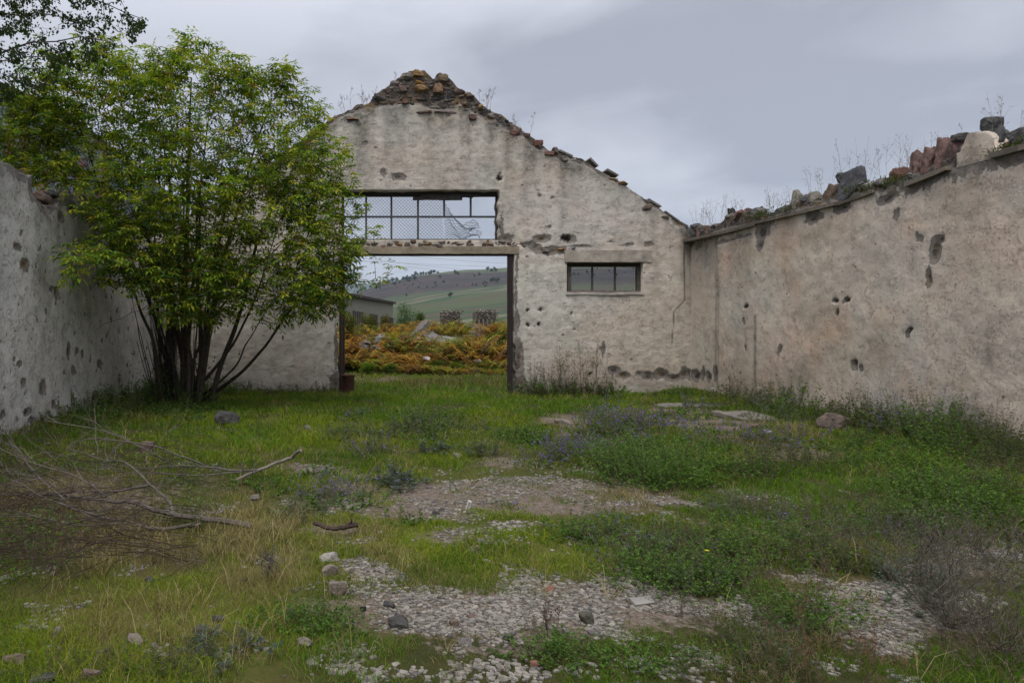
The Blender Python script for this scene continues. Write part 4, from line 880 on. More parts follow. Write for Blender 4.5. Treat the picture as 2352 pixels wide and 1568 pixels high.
# ------------------------------------------------------------------ low leafy weeds
PAL = {'g': np.array([(.078,.155,.03),(.10,.19,.034),(.05,.105,.024),(.13,.21,.04)]), 'c': np.array([(.11,.14,.08),(.09,.125,.065),(.14,.16,.11),(.075,.11,.05)]),
       'd': np.array([(.05,.085,.026),(.065,.10,.034),(.085,.095,.045),(.11,.09,.06)]), 'b': np.array([(.15,.115,.08),(.12,.10,.08),(.17,.145,.115),(.10,.08,.065)]), 's': np.array([(.10,.13,.10),(.08,.11,.08),(.12,.15,.12),(.09,.115,.09)])}
class Weeds:
    def __init__(s): s.l = MB(); s.t = MB()
def clump(W, x, y, r, h, kind, dens=1.0, purple=0.0, spike=.3):
    k = max(y, 3.2)/4.2; ls = .022*k**.75; n = int(min(5200, 520*dens*(r*r*3.14)*(1+h*5)/(ls/.022)**1.7 + 30)); ns = max(6, int(n/14))
    a = R.rand(ns)*6.283; q = np.sqrt(R.rand(ns)); sx, sy = x + r*q*np.cos(a), y + r*q*np.sin(a)*.9
    hh = h*(1.05 - .75*q**2)*(.55+.6*R.rand(ns)); base = gz(sx, sy); lx, ly = np.cos(a)*q*h*.5 + R.randn(ns)*.04, np.sin(a)*q*h*.5 + R.randn(ns)*.04
    j = R.randint(0, ns, n); t = R.rand(n)**.6; c0 = PAL[kind][R.randint(0, 4, n)]*(.7+.6*R.rand(n))[:, None]
    az = R.rand(n)*6.283; P = np.stack([sx[j] + lx[j]*t, sy[j] + ly[j]*t, base[j] + hh[j]*t], 1)
    D = np.stack([np.cos(az), np.sin(az), .15 + .7*R.rand(n)], 1); N = np.stack([R.randn(n)*.4, R.randn(n)*.4, np.ones(n)], 1)
    sz = ls*(.6+.8*R.rand(n))*(1.15-.45*t); wr = .62 if kind in 'g' else .42
    if kind == 'b': sz *= .6
    if kind == 's': sz *= 1.9; wr = .35
    if purple > 0:
        sp_ = (t > .8) & (R.rand(n) < purple); c0[sp_] = np.array((.19,.14,.40))*(.7+.7*R.rand(sp_.sum()))[:, None]
    leaves(W.l, P, D, N, sz, sz*wr, c0)
    if purple > 0:
        m_ = int(ns*.8); jj = R.randint(0, ns, m_*7); tt = 1.0 + .28*R.rand(m_*7)
        P = np.stack([sx[jj] + lx[jj]*tt, sy[jj] + ly[jj]*tt, base[jj] + hh[jj]*tt], 1)
        keep = R.rand(len(P)) < purple; P = P[keep]; n2 = len(P)
        leaves(W.l, P, np.stack([R.randn(n2), R.randn(n2), .3+R.rand(n2)], 1), np.tile((0,0,1.), (n2, 1)), ls*.5, ls*.4, np.array([(.17,.13,.36),(.13,.11,.25),(.15,.13,.17)])[R.randint(0, 3, n2)])
    # stems
    m_ = min(ns, int(26*dens*(r/.25)**1.2)+4); sel = R.choice(ns, m_, replace=False)
    ex = 1 + spike*R.rand(m_)
    P0 = np.stack([sx[sel], sy[sel], base[sel]], 1); P1 = np.stack([sx[sel]+lx[sel]*ex, sy[sel]+ly[sel]*ex, base[sel]+hh[sel]*ex], 1)
    w_ = .0016*k; S = np.tile((w_, w_*.3, 0), (m_, 1))
    v = np.stack([P0-S, P0+S, P1], 1).reshape(-1, 3); W.t.add(v, np.arange(m_*3).reshape(-1, 3), np.repeat(PAL['b'][R.randint(0, 4, m_)]*1.1, 3, 0))
def at(px_, py_): return G(px_, py_)
GW, CW, DW = Weeds(), Weeds(), Weeds()
def area(W, cx, cy, rx, ry, n, r, h, kind, dens=1, purple=0, spike=.3):
    h = h*1.45; dens = dens*1.5; n = int(n*.8)+1; r = r*.92
    for _ in range(n):
        a = R.rand()*6.283; q = math.sqrt(R.rand()); x, y = at(cx + rx*q*math.cos(a), max(870, cy + ry*q*math.sin(a)))
        if XL + .05 < x < XR - .05 and (y < YG - .15 or y > 19): clump(W, x, y, r*(.6+.8*R.rand()), h*(.6+.8*R.rand()), kind, dens, purple, spike)
# green leafy patches
for a_ in [(300,935,150,28,30,.35,.24,'g'),(400,910,150,16,26,.35,.26,'g'),(560,905,110,8,12,.3,.16,'d'),(700,905,60,6,6,.25,.16,'d'),(480,960,90,22,14,.28,.16,'g'),(200,975,90,20,12,.3,.2,'g'),
           (990,980,80,18,9,.32,.22,'g'),(960,1000,40,12,5,.25,.15,'c'),(1190,1003,60,18,10,.26,.18,'g'),(1130,985,50,12,6,.22,.15,'c'),(1085,1040,26,8,4,.2,.16,'c'),(870,990,110,18,10,.25,.12,'c'),(760,1000,80,16,6,.25,.12,'c'),
           (1500,1075,110,36,26,.30,.26,'g'),(1560,1110,80,14,12,.25,.16,'g'),(1450,1040,70,20,12,.28,.2,'g'),(1620,1030,60,20,8,.25,.18,'g'),(1390,995,60,22,10,.3,.24,'g'),(1600,960,60,14,6,.25,.15,'g'),
           (1310,900,120,9,14,.3,.3,'g'),(1250,895,60,9,10,.3,.35,'g'),(1500,895,150,10,22,.3,.16,'g'),(1620,890,30,10,6,.3,.35,'c'),(1500,915,120,8,12,.3,.14,'c'),
           (1790,1080,110,26,18,.28,.2,'d'),(1700,1085,60,16,8,.25,.16,'g'),(1690,1170,70,18,10,.2,.15,'c'),(2160,1120,130,30,16,.25,.14,'g'),(2150,1190,170,46,20,.26,.2,'g'),(2120,1170,190,50,14,.2,.2,'d'),(2050,1220,150,40,12,.18,.18,'c'),(2300,1200,60,60,8,.2,.2,'d'),(2250,1160,100,60,20,.26,.2,'g'),(1960,1060,80,20,8,.25,.14,'g'),
           (1550,1260,130,36,14,.17,.12,'g'),(1560,1270,140,36,12,.15,.12,'d'),(1640,1290,100,40,10,.14,.13,'c'),(1330,1232,90,18,12,.15,.11,'g'),(1530,1330,100,36,22,.17,.17,'g'),(1600,1300,120,40,14,.14,.16,'d'),(1580,1350,80,20,8,.12,.14,'c'),(1640,1350,80,26,20,.16,.15,'g'),(1740,1260,120,40,24,.18,.14,'g'),(1880,1280,120,40,20,.18,.13,'d'),(1480,1230,200,30,14,.16,.11,'b'),
           (1850,1430,90,36,26,.14,.15,'g'),(1750,1470,120,40,20,.13,.12,'d'),(1300,1500,110,30,20,.09,.09,'g'),(1500,1530,180,30,20,.09,.07,'g'),(1240,1520,40,20,6,.08,.08,'g'),(700,1440,90,18,12,.12,.09,'g'),(760,1460,60,20,8,.1,.08,'g'),
           (820,1150,120,24,8,.22,.12,'g'),(700,1160,70,26,9,.2,.13,'c'),(745,1088,24,6,3,.16,.1,'g'),(600,1120,60,20,5,.2,.12,'g'),(520,1000,80,10,4,.3,.1,'c'),(440,1200,60,20,8,.18,.14,'d'),(60,1270,70,50,10,.2,.2,'g'),(300,1540,250,22,16,.1,.08,'d'),
           (520,1500,90,20,8,.1,.07,'s'),(1650,1545,200,25,18,.1,.1,'d'),(2000,1330,60,26,8,.15,.12,'d'),(2080,1350,60,20,8,.14,.14,'s'),(2130,1400,50,20,6,.12,.12,'s'),(930,1195,30,8,3,.14,.08,'g')]:
    area(GW, *a_)
for a_ in [(985,985,40,8,7,.3,.34,'c'),(1000,1010,40,8,5,.26,.22,'g'),(1190,1005,40,8,6,.3,.26,'g'),(1110,1045,20,5,4,.22,.22,'c'),(880,1010,60,8,6,.24,.18,'c'),(1500,1080,90,22,12,.28,.3,'g'),(1560,1110,60,12,8,.25,.24,'g'),(740,1010,50,8,5,.25,.16,'c'),(1000,1045,40,6,4,.2,.16,'s')]:
    area(GW, *a_)
# along the right wall
for a_ in [(1690,925,60,10,10,.3,.3,'d',1),(1760,935,60,12,12,.33,.36,'c',1),(1840,950,70,14,14,.33,.42,'g',1),(1790,965,70,12,8,.3,.2,'c',1,.1),(1940,965,60,12,8,.3,.26,'d',1),(2020,985,80,16,16,.33,.42,'d',1),(2060,1000,90,16,12,.3,.3,'g',1),(2110,1000,80,20,16,.32,.36,'c',1,.25),
           (2190,1030,80,20,18,.32,.34,'g',1),(2260,1050,70,20,16,.3,.34,'d',1),(2330,1080,60,26,14,.3,.28,'d',1),(2050,1040,110,20,12,.26,.18,'g',1),(2150,1075,140,22,14,.26,.16,'g',1),(2300,1130,70,26,10,.24,.18,'b',1)]:
    area(GW, *a_)
# catmint with violet spikes
for a_ in [(1390,985,55,20,14,.26,.26,'c',1,.7),(1450,985,60,14,8,.26,.2,'c',1,.6),(1270,1048,60,16,12,.24,.2,'c',1,.8),(1340,1045,60,12,9,.24,.2,'c',1,.7),(1420,1025,60,14,8,.24,.18,'c',1,.6),(1515,985,40,12,7,.28,.2,'c',1,.9),(1600,945,40,8,5,.22,.16,'c',1,.6),
           (1680,1012,100,14,14,.22,.18,'c',1,.7),(1820,1025,80,16,10,.22,.16,'c',1,.6),(880,1045,80,12,9,.22,.14,'c',1,.5),(770,1128,60,16,10,.2,.16,'c',1,.7),(910,1112,50,14,8,.2,.13,'s',1,.15),(880,960,120,10,6,.24,.12,'c',1,.3),(1160,1165,20,6,2,.1,.1,'c',1,.4),
           (1390,1235,80,24,10,.13,.13,'c',1,.3),(1450,1290,70,24,8,.13,.14,'c',1,.25),(1900,1215,140,30,12,.16,.13,'c',1,.35),(2270,1330,90,50,8,.16,.2,'c',1,.15),(2100,1010,120,14,8,.2,.2,'c',1,.5)]:
    area(CW, *a_)
# brown dead herbage
for a_ in [(1850,1180,160,40,20,.2,.15,'b',1),(1650,1250,140,50,18,.16,.13,'b',1),(2000,1260,180,50,24,.17,.15,'b',1),(1800,1350,120,50,18,.14,.14,'b',1),(2200,1300,150,80,30,.16,.2,'b',1.2),(1900,1520,200,40,22,.1,.13,'b',1),(2250,1480,110,60,26,.13,.2,'b',1.2),
           (1600,1420,60,12,5,.1,.1,'b',1),(1250,1450,60,20,5,.08,.08,'b',1),(250,1180,260,60,30,.22,.14,'b',1.1),(100,1280,110,60,16,.18,.16,'b',1),(900,1000,200,40,10,.2,.08,'b',.7),(1480,960,120,20,8,.2,.08,'b',.7),(430,1280,80,40,8,.14,.12,'b',1),(2080,1110,140,20,8,.2,.1,'b',1),(300,1100,160,20,10,.2,.12,'b',1)]:
    area(DW, *a_)
for W, nm, lab in ((GW, 'leafy_weeds', 'low green leafy weeds and nettles in patches'), (CW, 'catmint', 'grey-green catmint in patches with violet flower spikes'), (DW, 'dead_herbage', 'brown withered herbage')):
    o = tag(W.l.build(nm, M['leaf']), lab, 'weeds', None, 'stuff'); W.t.build('stem', M['dry'], o)

# ------------------------------------------------------------------ twiggy things
def wig(P0, P1, n, amp, sag=0.0):
    P0, P1 = np.array(P0, float), np.array(P1, float); t = np.linspace(0, 1, n)[:, None]; L = np.linalg.norm(P1-P0)
    w_ = np.cumsum(R.randn(n, 3)*amp*L/n**.5, 0); w_ -= t*w_[-1]; P = P0 + (P1-P0)*t + w_; P[:, 2] += sag*L*4*t[:, 0]*(1-t[:, 0]); return P
def stalk(W, base, H, lean, col, nb=7, r=.003, seed=.5, head=None, spread=.35):
    top = np.array(base) + np.array((lean[0], lean[1], H)); P = wig(base, top, 9, .03); tube(W.t, P, np.linspace(r, r*.35, 9), col, 3)
    for k in range(nb):
        t_ = .35 + .6*R.rand(); p = P[int(t_*8)]; a = R.rand()*6.283; L = H*spread*(1.1-t_)*(.6+.8*R.rand()) + .03
        q = p + np.array((math.cos(a)*L*.6, math.sin(a)*L*.6, L*.85)); Q = wig(p, q, 5, .05); tube(W.t, Q, np.linspace(r*.6, r*.25, 5), col, 3)
        if head is not None:
            m_ = 6; pts = Q[-1] + R.randn(m_, 3)*r*2.5; leaves(W.l, pts, R.randn(m_, 3)+(0,0,.5), np.tile((0,0,1.), (m_, 1)), r*5, r*3.2, np.tile(head, (m_, 1))*(.7+.6*R.rand(m_))[:, None])
def weedthing(name, base, n, H, rad_, col, label, cat, head=None, nb=7, r=.003, spread=.35, group=None, leafk=None, lean=.2):
    W = Weeds(); e_ = empty(name, base, label, cat, group)
    for k in range(n):
        a = R.rand()*6.283; q = math.sqrt(R.rand())*rad_; b0 = (base[0]+q*math.cos(a), base[1]+q*math.sin(a), base[2]-.01)
        stalk(W, b0, H*(.55+.55*R.rand()), (math.cos(a)*q/max(rad_, .01)*lean*H+R.randn()*.06*H, R.randn()*.06*H), np.array(col)*(.75+.5*R.rand()), nb, r, head=head, spread=spread)
    tag(W.t.build('stems', M['bark'], e_), kind='stuff')
    if W.l.v: tag(W.l.build('seed_heads', M['dry'], e_), kind='stuff')
    return e_
def gb(px_, py_):
    x, y = G(px_, py_); return (x, y, gzs(x, y))
# dead shrub on the right, built from a dense twig fan
def twigfan(mb, base, n, L, spread, r, col, depth=2, up=1.0, squash=1.0):
    for k in range(n):
        a = R.rand()*6.283; s_ = spread*math.sqrt(R.rand()); D = np.array((math.sin(s_)*math.cos(a), math.sin(s_)*math.sin(a)*squash, math.cos(s_)*up)); l = L*(.6+.6*R.rand())
        P = wig(base, np.array(base)+D*l, 8, .06); c = np.array(col)*(.7+.6*R.rand()); tube(mb, P, np.linspace(r, r*.4, 8), c, 3)
        if depth > 0:
            for q in range(5): 
                i_ = R.randint(3, 8); twigfan(mb, P[i_], 1, l*.45, spread*1.1, r*.55, col, depth-1, up)
for px_, py_, n_, L_, lab in [(2185,1445,26,.50,'large dead grey-brown twiggy shrub at the lower right'),(2310,1500,18,.42,'dead twiggy shrub at the right edge below the large one'),(2090,1300,12,.36,'smaller dead shrub behind the large dead one'),(2290,1290,12,.36,'dead twiggy shrub at the right edge above the flakes')]:
    p = gb(px_, py_); e_ = empty('dead_shrub', p, lab, 'shrub'); mb = MB(); twigfan(mb, p, n_, L_, 1.05, .0032*p[1]/4, (.095,.08,.066), 2, .9)
    mb.build('twigs', M['bark'], e_)
for px_, py_, n_, H_, rd, col, lab, hd in [(1820,1560,7,.42,.22,(.13,.08,.045),'tall brown seed-head weeds at the bottom, right of centre',(.12,.075,.045)),(1880,1460,4,.40,.15,(.15,.095,.055),'brown leaning seed-head stalks rising over the flakes at lower right',(.13,.08,.05)),
    (2120,1360,4,.42,.06,(.05,.04,.035),'tall dark bare stalks behind the large dead shrub',None),(2200,1560,7,.36,.25,(.10,.075,.06),'brown dry weeds at the bottom right corner',(.10,.08,.06)),(2040,1560,6,.26,.2,(.12,.075,.05),'short rust-brown weeds at the bottom between the taller ones',(.15,.09,.06)),
    (1740,1560,5,.22,.2,(.12,.09,.05),'low yellowish-brown dry weeds at the bottom edge',(.13,.10,.06)),(1275,1460,3,.22,.05,(.07,.045,.03),'thin dark red-brown sprig growing at the lower rim of the flakes',(.09,.05,.03)),(610,1330,7,.20,.07,(.09,.085,.075),'grey withered thistle standing in the straw-coloured grass',(.10,.095,.085)),
    (545,1100,5,.35,.25,(.13,.11,.09),'sparse dry stalks behind the fallen branch',None),(1100,1530,3,.1,.2,(.12,.08,.05),'tiny brown stalks at the bottom in the middle',None),(930,1180,2,.08,.1,(.1,.08,.05),'tiny dry stalks on the gravel strip',None)]:
    weedthing('dried_weed', gb(px_, py_), n_, H_, rd, col, lab, 'weed', hd, 8, .0024*G(px_, py_)[1]/4)
# stalks against the gable wall right of the door
for px_, n_, H_, lab in [(1235,7,1.05,'dark docks against the wall, nearest the right door post'),(1265,6,1.15,'tall dark weed stalks second from the door post'),(1305,8,1.35,'dense rusty weed stalks below the small window left end'),(1340,7,1.5,'tall bending weed stalks under the small window'),(1363,2,1.85,'single tallest thin stalk against the wall under the window'),(1390,4,.9,'short weeds near the bare plaster patch')]:
    x, y = gX(px_), YG - .25 - .2*R.rand(); weedthing('wall_weed', (x, y, gzs(x, y)), n_, H_, .28, (.12,.095,.065), lab, 'weed', (.13,.10,.07), 8, .0052, .3, 'weeds at the foot of the gable wall', lean=.12)
WW = Weeds()
for px_ in np.linspace(1200, 1400, 15): clump(WW, gX(px_), YG-.35, .3, .75*(.5+.7*R.rand()), 'd' if R.rand()<.5 else 'g', 1.6)
for px_ in np.linspace(520, 770, 16): clump(WW, gX(px_), YG-.3, .3, .3*(.5+.9*R.rand()), 'd', .6)
for px_ in np.linspace(360, 520, 10): clump(WW, gX(px_), YG-.8, .4, .5*(.6+.7*R.rand()), 'g', .8)
for y_ in np.linspace(8.8, 13, 12): clump(WW, XL+.3, y_, .2, .28*(.4+.9*R.rand()), 'd', .5)
for y_ in np.linspace(12.5, 17, 16): clump(WW, XL+.5, y_, .35, .5*(.6+.7*R.rand()), 'g', .8)
o = tag(WW.l.build('wall_foot_weeds', M['leaf']), 'dark green weeds along the feet of the walls', 'weeds', None, 'stuff'); WW.t.build('stem', M['dry'], o)
# dry stalks on the wall tops
def wtop(px_, side='r'):
    if side == 'r': y = F*(XR+.25)/(px_-AX); return (XR+.25, y, rtop(np.array([y]))[0]-.03)
    x = gX(px_); return (x, YG+.25, gtop(np.array([x]))[0]-.05)
for px_, n_, H_, sd_, lab in [(1615,10,.75,'r','pale dry stalks on the wall top right at the corner'),(1655,12,.85,'r','dense pale grass stalks on the wall top left of the stone trio'),(1700,6,.6,'r','short dry stalks among the stone trio'),(1775,10,.7,'r','dry grass between the stone trio and the lichen stone'),(1815,6,.55,'r','thin stalks just left of the lichen-spotted stone'),
    (1893,8,.85,'r','tall branched dry stalks left of the big wall boulder'),(1975,7,.95,'r','tall forked dry stalks on top of the big wall boulder'),(2050,7,.85,'r','thin dry stalks right of the big wall boulder'),(2085,8,.7,'r','dry stalks left of the leaning red row'),(2160,4,.8,'r','tall thin stalks behind the red row'),(2205,2,.75,'r','single dark stalk beside the plastered stub'),(2325,4,.7,'r','stalks beside the stone at the right edge'),
    (800,3,.8,'g','bare forked twigs on the left rake of the gable'),(835,6,.8,'g','thin leaning stalks on the left rake of the gable'),(1112,5,.8,'g','upright dry stalks right of the gable peak'),(1205,3,.6,'g','forked dry stalk on the right rake of the gable'),(905,2,.3,'g','tiny stalk near the gable peak on the left')]:
    weedthing('dry_weed', wtop(px_, sd_), n_, H_, .22, (.20,.165,.14), lab, 'weed', (.22,.185,.15), 6, .0028 if sd_ == 'r' else .005, .3, 'dry weeds on the wall tops')
for px_, py_, lab in [(1620,1338,'small plant with a bright yellow flower in the green weeds right of the flakes'),]:
    p = gb(px_, py_); e_ = empty('yellow_flower', p, lab, 'flower'); mb = MB(); tp_ = np.array(p)+(.01,0,.20); tube(mb, wig(p, tp_, 6, .03), .0022, (.07,.12,.03), 4); mb.build('stem', M['dry'], e_)
    mb = MB(); n_ = 14; aa = np.arange(n_)/n_*6.283; leaves(mb, np.tile(tp_, (n_, 1)), np.stack([np.cos(aa), np.sin(aa), .4+0*aa], 1), np.tile((0,0,1.), (n_, 1)), .017, .008, (.65,.55,.02)); mb.build('petals', M['leaf'], e_)
# moss and small green tufts on the wall top
MO = Weeds()
for px_, h_ in [(1765,.15),(1785,.15),(1750,.12),(2065,.2),(2085,.22),(2100,.2),(2010,.12),(1985,.1),(2335,.2),(2350,.18),(1840,.1)]:
    p = wtop(px_); p = (p[0]-.12, p[1], p[2]); n_ = 260; P = np.array(p)+R.randn(n_, 3)*(.10,.14,.05); leaves(MO.l, P, R.randn(n_, 3)+(-.5,0,1.2), np.tile((0,0,1.), (n_, 1)), .05+.05*R.rand(n_), .02, PAL['d'][R.randint(0, 4, n_)]*(.8+.6*R.rand(n_))[:, None])
tag(MO.l.build('moss', M['leaf']), 'green moss and grass tufts growing on the right wall top', 'moss', None, 'stuff')

# ------------------------------------------------------------------ fallen branches
def gp3(px_, py_, z=0.05):
    x, y = G(px_, py_, z); return (x, y, z + .0)
def branch(mb, pts, r0, r1, col, twigs=0, tl=.5, tr=.004):
    P = np.array([gp3(*p) for p in pts]); n_ = (len(P)-1)*5+1; t = np.linspace(0, len(P)-1, n_); Q = np.stack([np.interp(t, np.arange(len(P)), P[:, k]) for k in range(3)], 1)
    for _ in range(2): Q[1:-1] = (Q[:-2]+Q[1:-1]*2+Q[2:])/4
    Q += (np.stack([fbm(t*2+9*k, t*0+k, r0*99, 2) for k in range(3)], 1)-.5)*r0*2.0
    cc = np.array(col)*(.85+.3*R.rand()); tube(mb, Q, np.linspace(r0, r1, n_), cc, 6 if r0 > .01 else 4)
    D = unit(Q[-1]-Q[0])
    for k in range(twigs):
        i_ = R.randint(n_//4, n_); l = tl*(.4+.9*R.rand()); d = unit(D*(.5+R.rand()) + R.randn(3)*(.55,.55,.45)); e_ = Q[i_]+d*l; e_[2] = max(e_[2], .02)
        S = wig(Q[i_], e_, 7, .05, .06*R.rand()); S[:, 2] = np.maximum(S[:, 2], .015); tube(mb, S, np.linspace(tr, tr*.35, 7), cc*(.8+.5*R.rand()), 4)
        for q in range(2):
            j_ = R.randint(2, 7); l2 = l*.4; e2 = S[j_]+unit(d+R.randn(3)*.6)*l2; e2[2] = max(e2[2], .015); tube(mb, wig(S[j_], e2, 4, .05), np.linspace(tr*.5, tr*.25, 4), cc, 3)
e_ = empty('fallen_branch', gp3(576,1205), 'long fallen branch with a thick butt end, forking left across the dry grass', 'branch'); BK = (.1,.09,.08)
mb = MB(); branch(mb, [(578,1206,.04),(472,1195,.06),(400,1181,.09),(330,1165,.13),(256,1147,.15),(160,1141,.17),(80,1133,.16),(-30,1137,.14)], .026, .009, (.105,.09,.077), 22, .7); mb.build('main_limb', M['bark'], e_)
for pts, r0 in [([(400,1180,.10),(385,1150,.13),(344,1113,.22),(290,1060,.38),(240,1057,.42),(150,1030,.4)],.015),([(344,1113,.22),(280,1128,.2),(200,1130,.2),(60,1137,.2)],.013),([(460,1201,.08),(380,1219,.05),(280,1201,.08),(180,1173,.15),(100,1141,.25),(0,1093,.34)],.017),
                ([(256,1147,.15),(170,1090,.35),(60,1060,.45),(-40,1010,.5)],.009),([(180,1173,.15),(90,1100,.35),(20,1010,.6)],.008),([(280,1201,.07),(190,1210,.12),(60,1180,.2)],.008),([(160,1141,.18),(100,1100,.3),(30,1080,.36),(-30,1090,.36)],.009),([(330,1165,.13),(290,1215,.05),(240,1240,.03)],.006)]:
    mb = MB(); branch(mb, pts, r0, .004, (.105,.09,.077), 11, .5); mb.build('side_limb', M['bark'], e_)
e_ = empty('fallen_branch', gp3(600,1080), 'pale curved fallen branch with its broken tip pointing up behind the longer one', 'branch')
mb = MB(); branch(mb, [(692,1032,.32),(672,1050,.20),(655,1057,.16),(600,1079,.08),(540,1101,.04)], .021, .015, (.19,.165,.14), 2, .3); mb.build('main_limb', M['bark'], e_)
for pts, r0 in [([(600,1079,.08),(556,1083,.10),(480,1073,.16),(400,1069,.2),(330,1075,.2),(240,1069,.22)],.014),([(556,1083,.1),(470,1092,.08),(380,1088,.12),(290,1085,.15)],.009),([(480,1073,.15),(420,1050,.3),(360,1025,.42),(280,1012,.5),(200,1005,.5),(150,1030,.4)],.010),([(400,1069,.2),(330,1030,.4),(250,990,.55),(100,965,.6)],.008)]:
    mb = MB(); branch(mb, pts, r0, .004, (.12,.105,.09), 7, .5); mb.build('side_limb', M['bark'], e_)
e_ = empty('fallen_branch', gp3(780,1210), 'short dark rotten branch lying left of the gravel strip', 'branch')
mb = MB(); branch(mb, [(722,1198,.06),(745,1214,.03),(790,1212,.03),(822,1205,.04)], .016, .022, (.06,.042,.032), 3, .12); branch(mb, [(790,1212,.03),(808,1196,.08)], .014, .008, (.07,.045,.035)); mb.build('main_limb', M['bark'], e_)
mb = MB()                                              # tangled brushwood at the left edge
for k in range(430):
    a_, b_ = 560*R.rand()**1.3 - 60, 990 + 300*R.rand(); x, y, z = gp3(a_, b_, .1+.35*R.rand()**1.6*(a_ < 380)); l = .25+.7*R.rand(); an = R.randn()*.8 + math.pi
    P = wig((x, y, max(.02, z)), (x+math.cos(an)*l, y+math.sin(an)*l*.8, max(.02, z+R.randn()*.16)), 7, .06, .08*R.rand()); tube(mb, P, np.linspace(.0034, .0014, 7)*(.6+.7*R.rand()), np.array((.07,.052,.038))*(.6+.8*R.rand()), 3)
tag(mb.build('brushwood', M['bark']), 'tangle of thin dead twigs heaped at the left', 'brushwood', None, 'stuff')
# ------------------------------------------------------------------ growing trees and bushes
def inwall(x, y, z):
    """true where a leaf or twig would stand inside one of the walls"""
    return ((x < XL + .06) & (x > XL - .62) & (z < 4.35)) | ((y > YG - .1) & (y < YG + .65) & (z < 8.6) & (x > -5.6) & (x < 9.5))
def grow(stems, tips, r_tip=.004, penal=.35, minx=1.2):
    """stems: list of polylines; tips: points. each tip is tied to the nearest node of the skeleton by a curved twig"""
    N = np.concatenate(stems); Tn = np.concatenate([unit(np.gradient(s, axis=0)) for s in stems]); out = []
    for tp in tips:
        d = np.linalg.norm(N - tp, axis=1); v = unit(tp - N); back = np.clip(.35 - (v*Tn).sum(1), 0, 2)
        k = np.argmin(d*(1+back) + penal*np.clip(N[:, 2]-tp[2]+.1, 0, 9)); L = d[k]
        if L < .08: continue
        m_ = max(4, int(L/.16)+2); t = np.linspace(0, 1, m_)[:, None]; c = N[k] + Tn[k]*L*.45
        P = (1-t)**2*N[k] + 2*t*(1-t)*c + t*t*tp + np.concatenate([np.zeros((1, 3)), R.randn(m_-2, 3)*.018*L**.5, np.zeros((1, 3))])
        out.append((P, L)); N = np.concatenate([N, P[1:]]); Tn = np.concatenate([Tn, unit(np.gradient(P, axis=0))[1:]])
    return out
def compound(mb, base, D, L, n, size, col, droop=.35, width=.36):
    """pinnate leaves: arrays of bases and directions; n pairs of leaflets along a drooping rachis and one at its end"""
    m_ = len(base); D = unit(D); up = np.tile((0, 0, 1.), (m_, 1)); S = unit(np.cross(D, up)+1e-6); L = L[:, None]
    for q in range(n):
        t = .35 + .65*q/max(1, n-.5); P = base + D*L*t - up*L*t*t*droop; T = unit(D - up*2*t*droop*.8)
        for sg in (-1, 1):
            d = unit(T*.55 + S*sg*(.85+.2*R.rand(m_)[:, None]) - up*(.15+.35*R.rand(m_)[:, None])); sz = size*(.75+.4*R.rand(m_))*(1-.25*abs(t-.7))
            leaves(mb, P, d, up*.9 + R.randn(m_, 3)*.25, sz, sz*width, col*(.85+.3*R.rand(m_))[:, None])
    P = base + D*L - up*L*droop; sz = size*(.9+.3*R.rand(m_)); leaves(mb, P, unit(D - up*(.5+.4*R.rand(m_)[:, None])), up + R.randn(m_, 3)*.2, sz, sz*width, col)

def V(px_, py_, y): return np.array(((px_-AX)/F*y, y, EYE + (AY-py_)/F*y))
elder = empty('elder_bush', (V(415, 900, 15.6)[0], 15.6, 0), 'big leafy green and yellow bush with many stems in the left corner', 'bush')
base = np.array(elder.location)
lobes = [(420,290,14,200),(260,290,14,170),(590,310,14.5,170),(120,320,13.6,120),(660,470,14,140),(745,560,14,100),(440,470,13.4,180),(260,480,13,150),(560,590,13.8,125),(330,560,13,110),(200,590,11.4,60),(180,190,14.3,110),(740,640,14.2,90),(660,680,14.3,90),
         (420,110,14,34),(395,150,14,60),(560,170,14.2,50),(650,190,14.4,36),(655,240,14.4,50),(270,130,14,60),(720,260,14.6,40),(330,170,14.5,60),(800,480,13.8,36),(790,390,14.2,30),(480,650,14.2,90),(60,420,12.8,60),(500,150,14.2,50),(700,400,14,120),(790,600,13.9,55),(60,300,13.4,80),(30,350,12.6,80),(10,260,13,80),(90,400,12.6,85),(20,420,12.2,60),(120,230,13.6,90),(380,600,13.2,130),(480,700,14.6,60),(420,650,13.2,95),(340,640,13.2,80),(520,650,13.4,85),(600,680,13.8,60),(700,640,13.4,90),(760,660,13.8,60),(250,640,12.8,50),(800,520,13.8,45)]
LC = np.array([V(a, b_, c) for a, b_, c, _ in lobes]); LR = np.array([r_/F*c for _, _, c, r_ in lobes])
pr = LR**2.3; pr = pr/pr.sum(); tips = []
while len(tips) < 2300:
    k = R.choice(len(lobes), p=pr); q = unit(R.randn(3))*LR[k]*R.rand()**(1/2.4); p = LC[k] + q*(1,1.1,1)
    if inwall(*p) or p[2] < 1.5 or (p[0] < XL and p[2] < 4.4) or p[1] > 17.6: continue
    tips.append(p)
tips.append(V(905, 612, 13.8)); tips.append(V(880, 640, 13.8)); tips += [V(860, 600, 13.9), V(150, 640, 11.3), V(140, 560, 11.3), V(165, 600, 11.6)]
tips = np.array(tips); tips = tips[np.argsort(np.linalg.norm(tips-base, axis=1))]
stems = []; mb = MB()
goals = [(330,250,14),(420,180,14),(500,220,14),(600,260,14.4),(250,260,14),(180,300,13.8),(680,330,14.4),(380,330,13.4),(470,380,13.6),(720,480,14),(560,480,13.8),(300,430,13),(220,420,13),(640,560,13.8),(750,600,13.9),(430,300,14.6),(530,330,14.8),(350,420,14.8),(640,690,14.6),(270,560,12.6)]
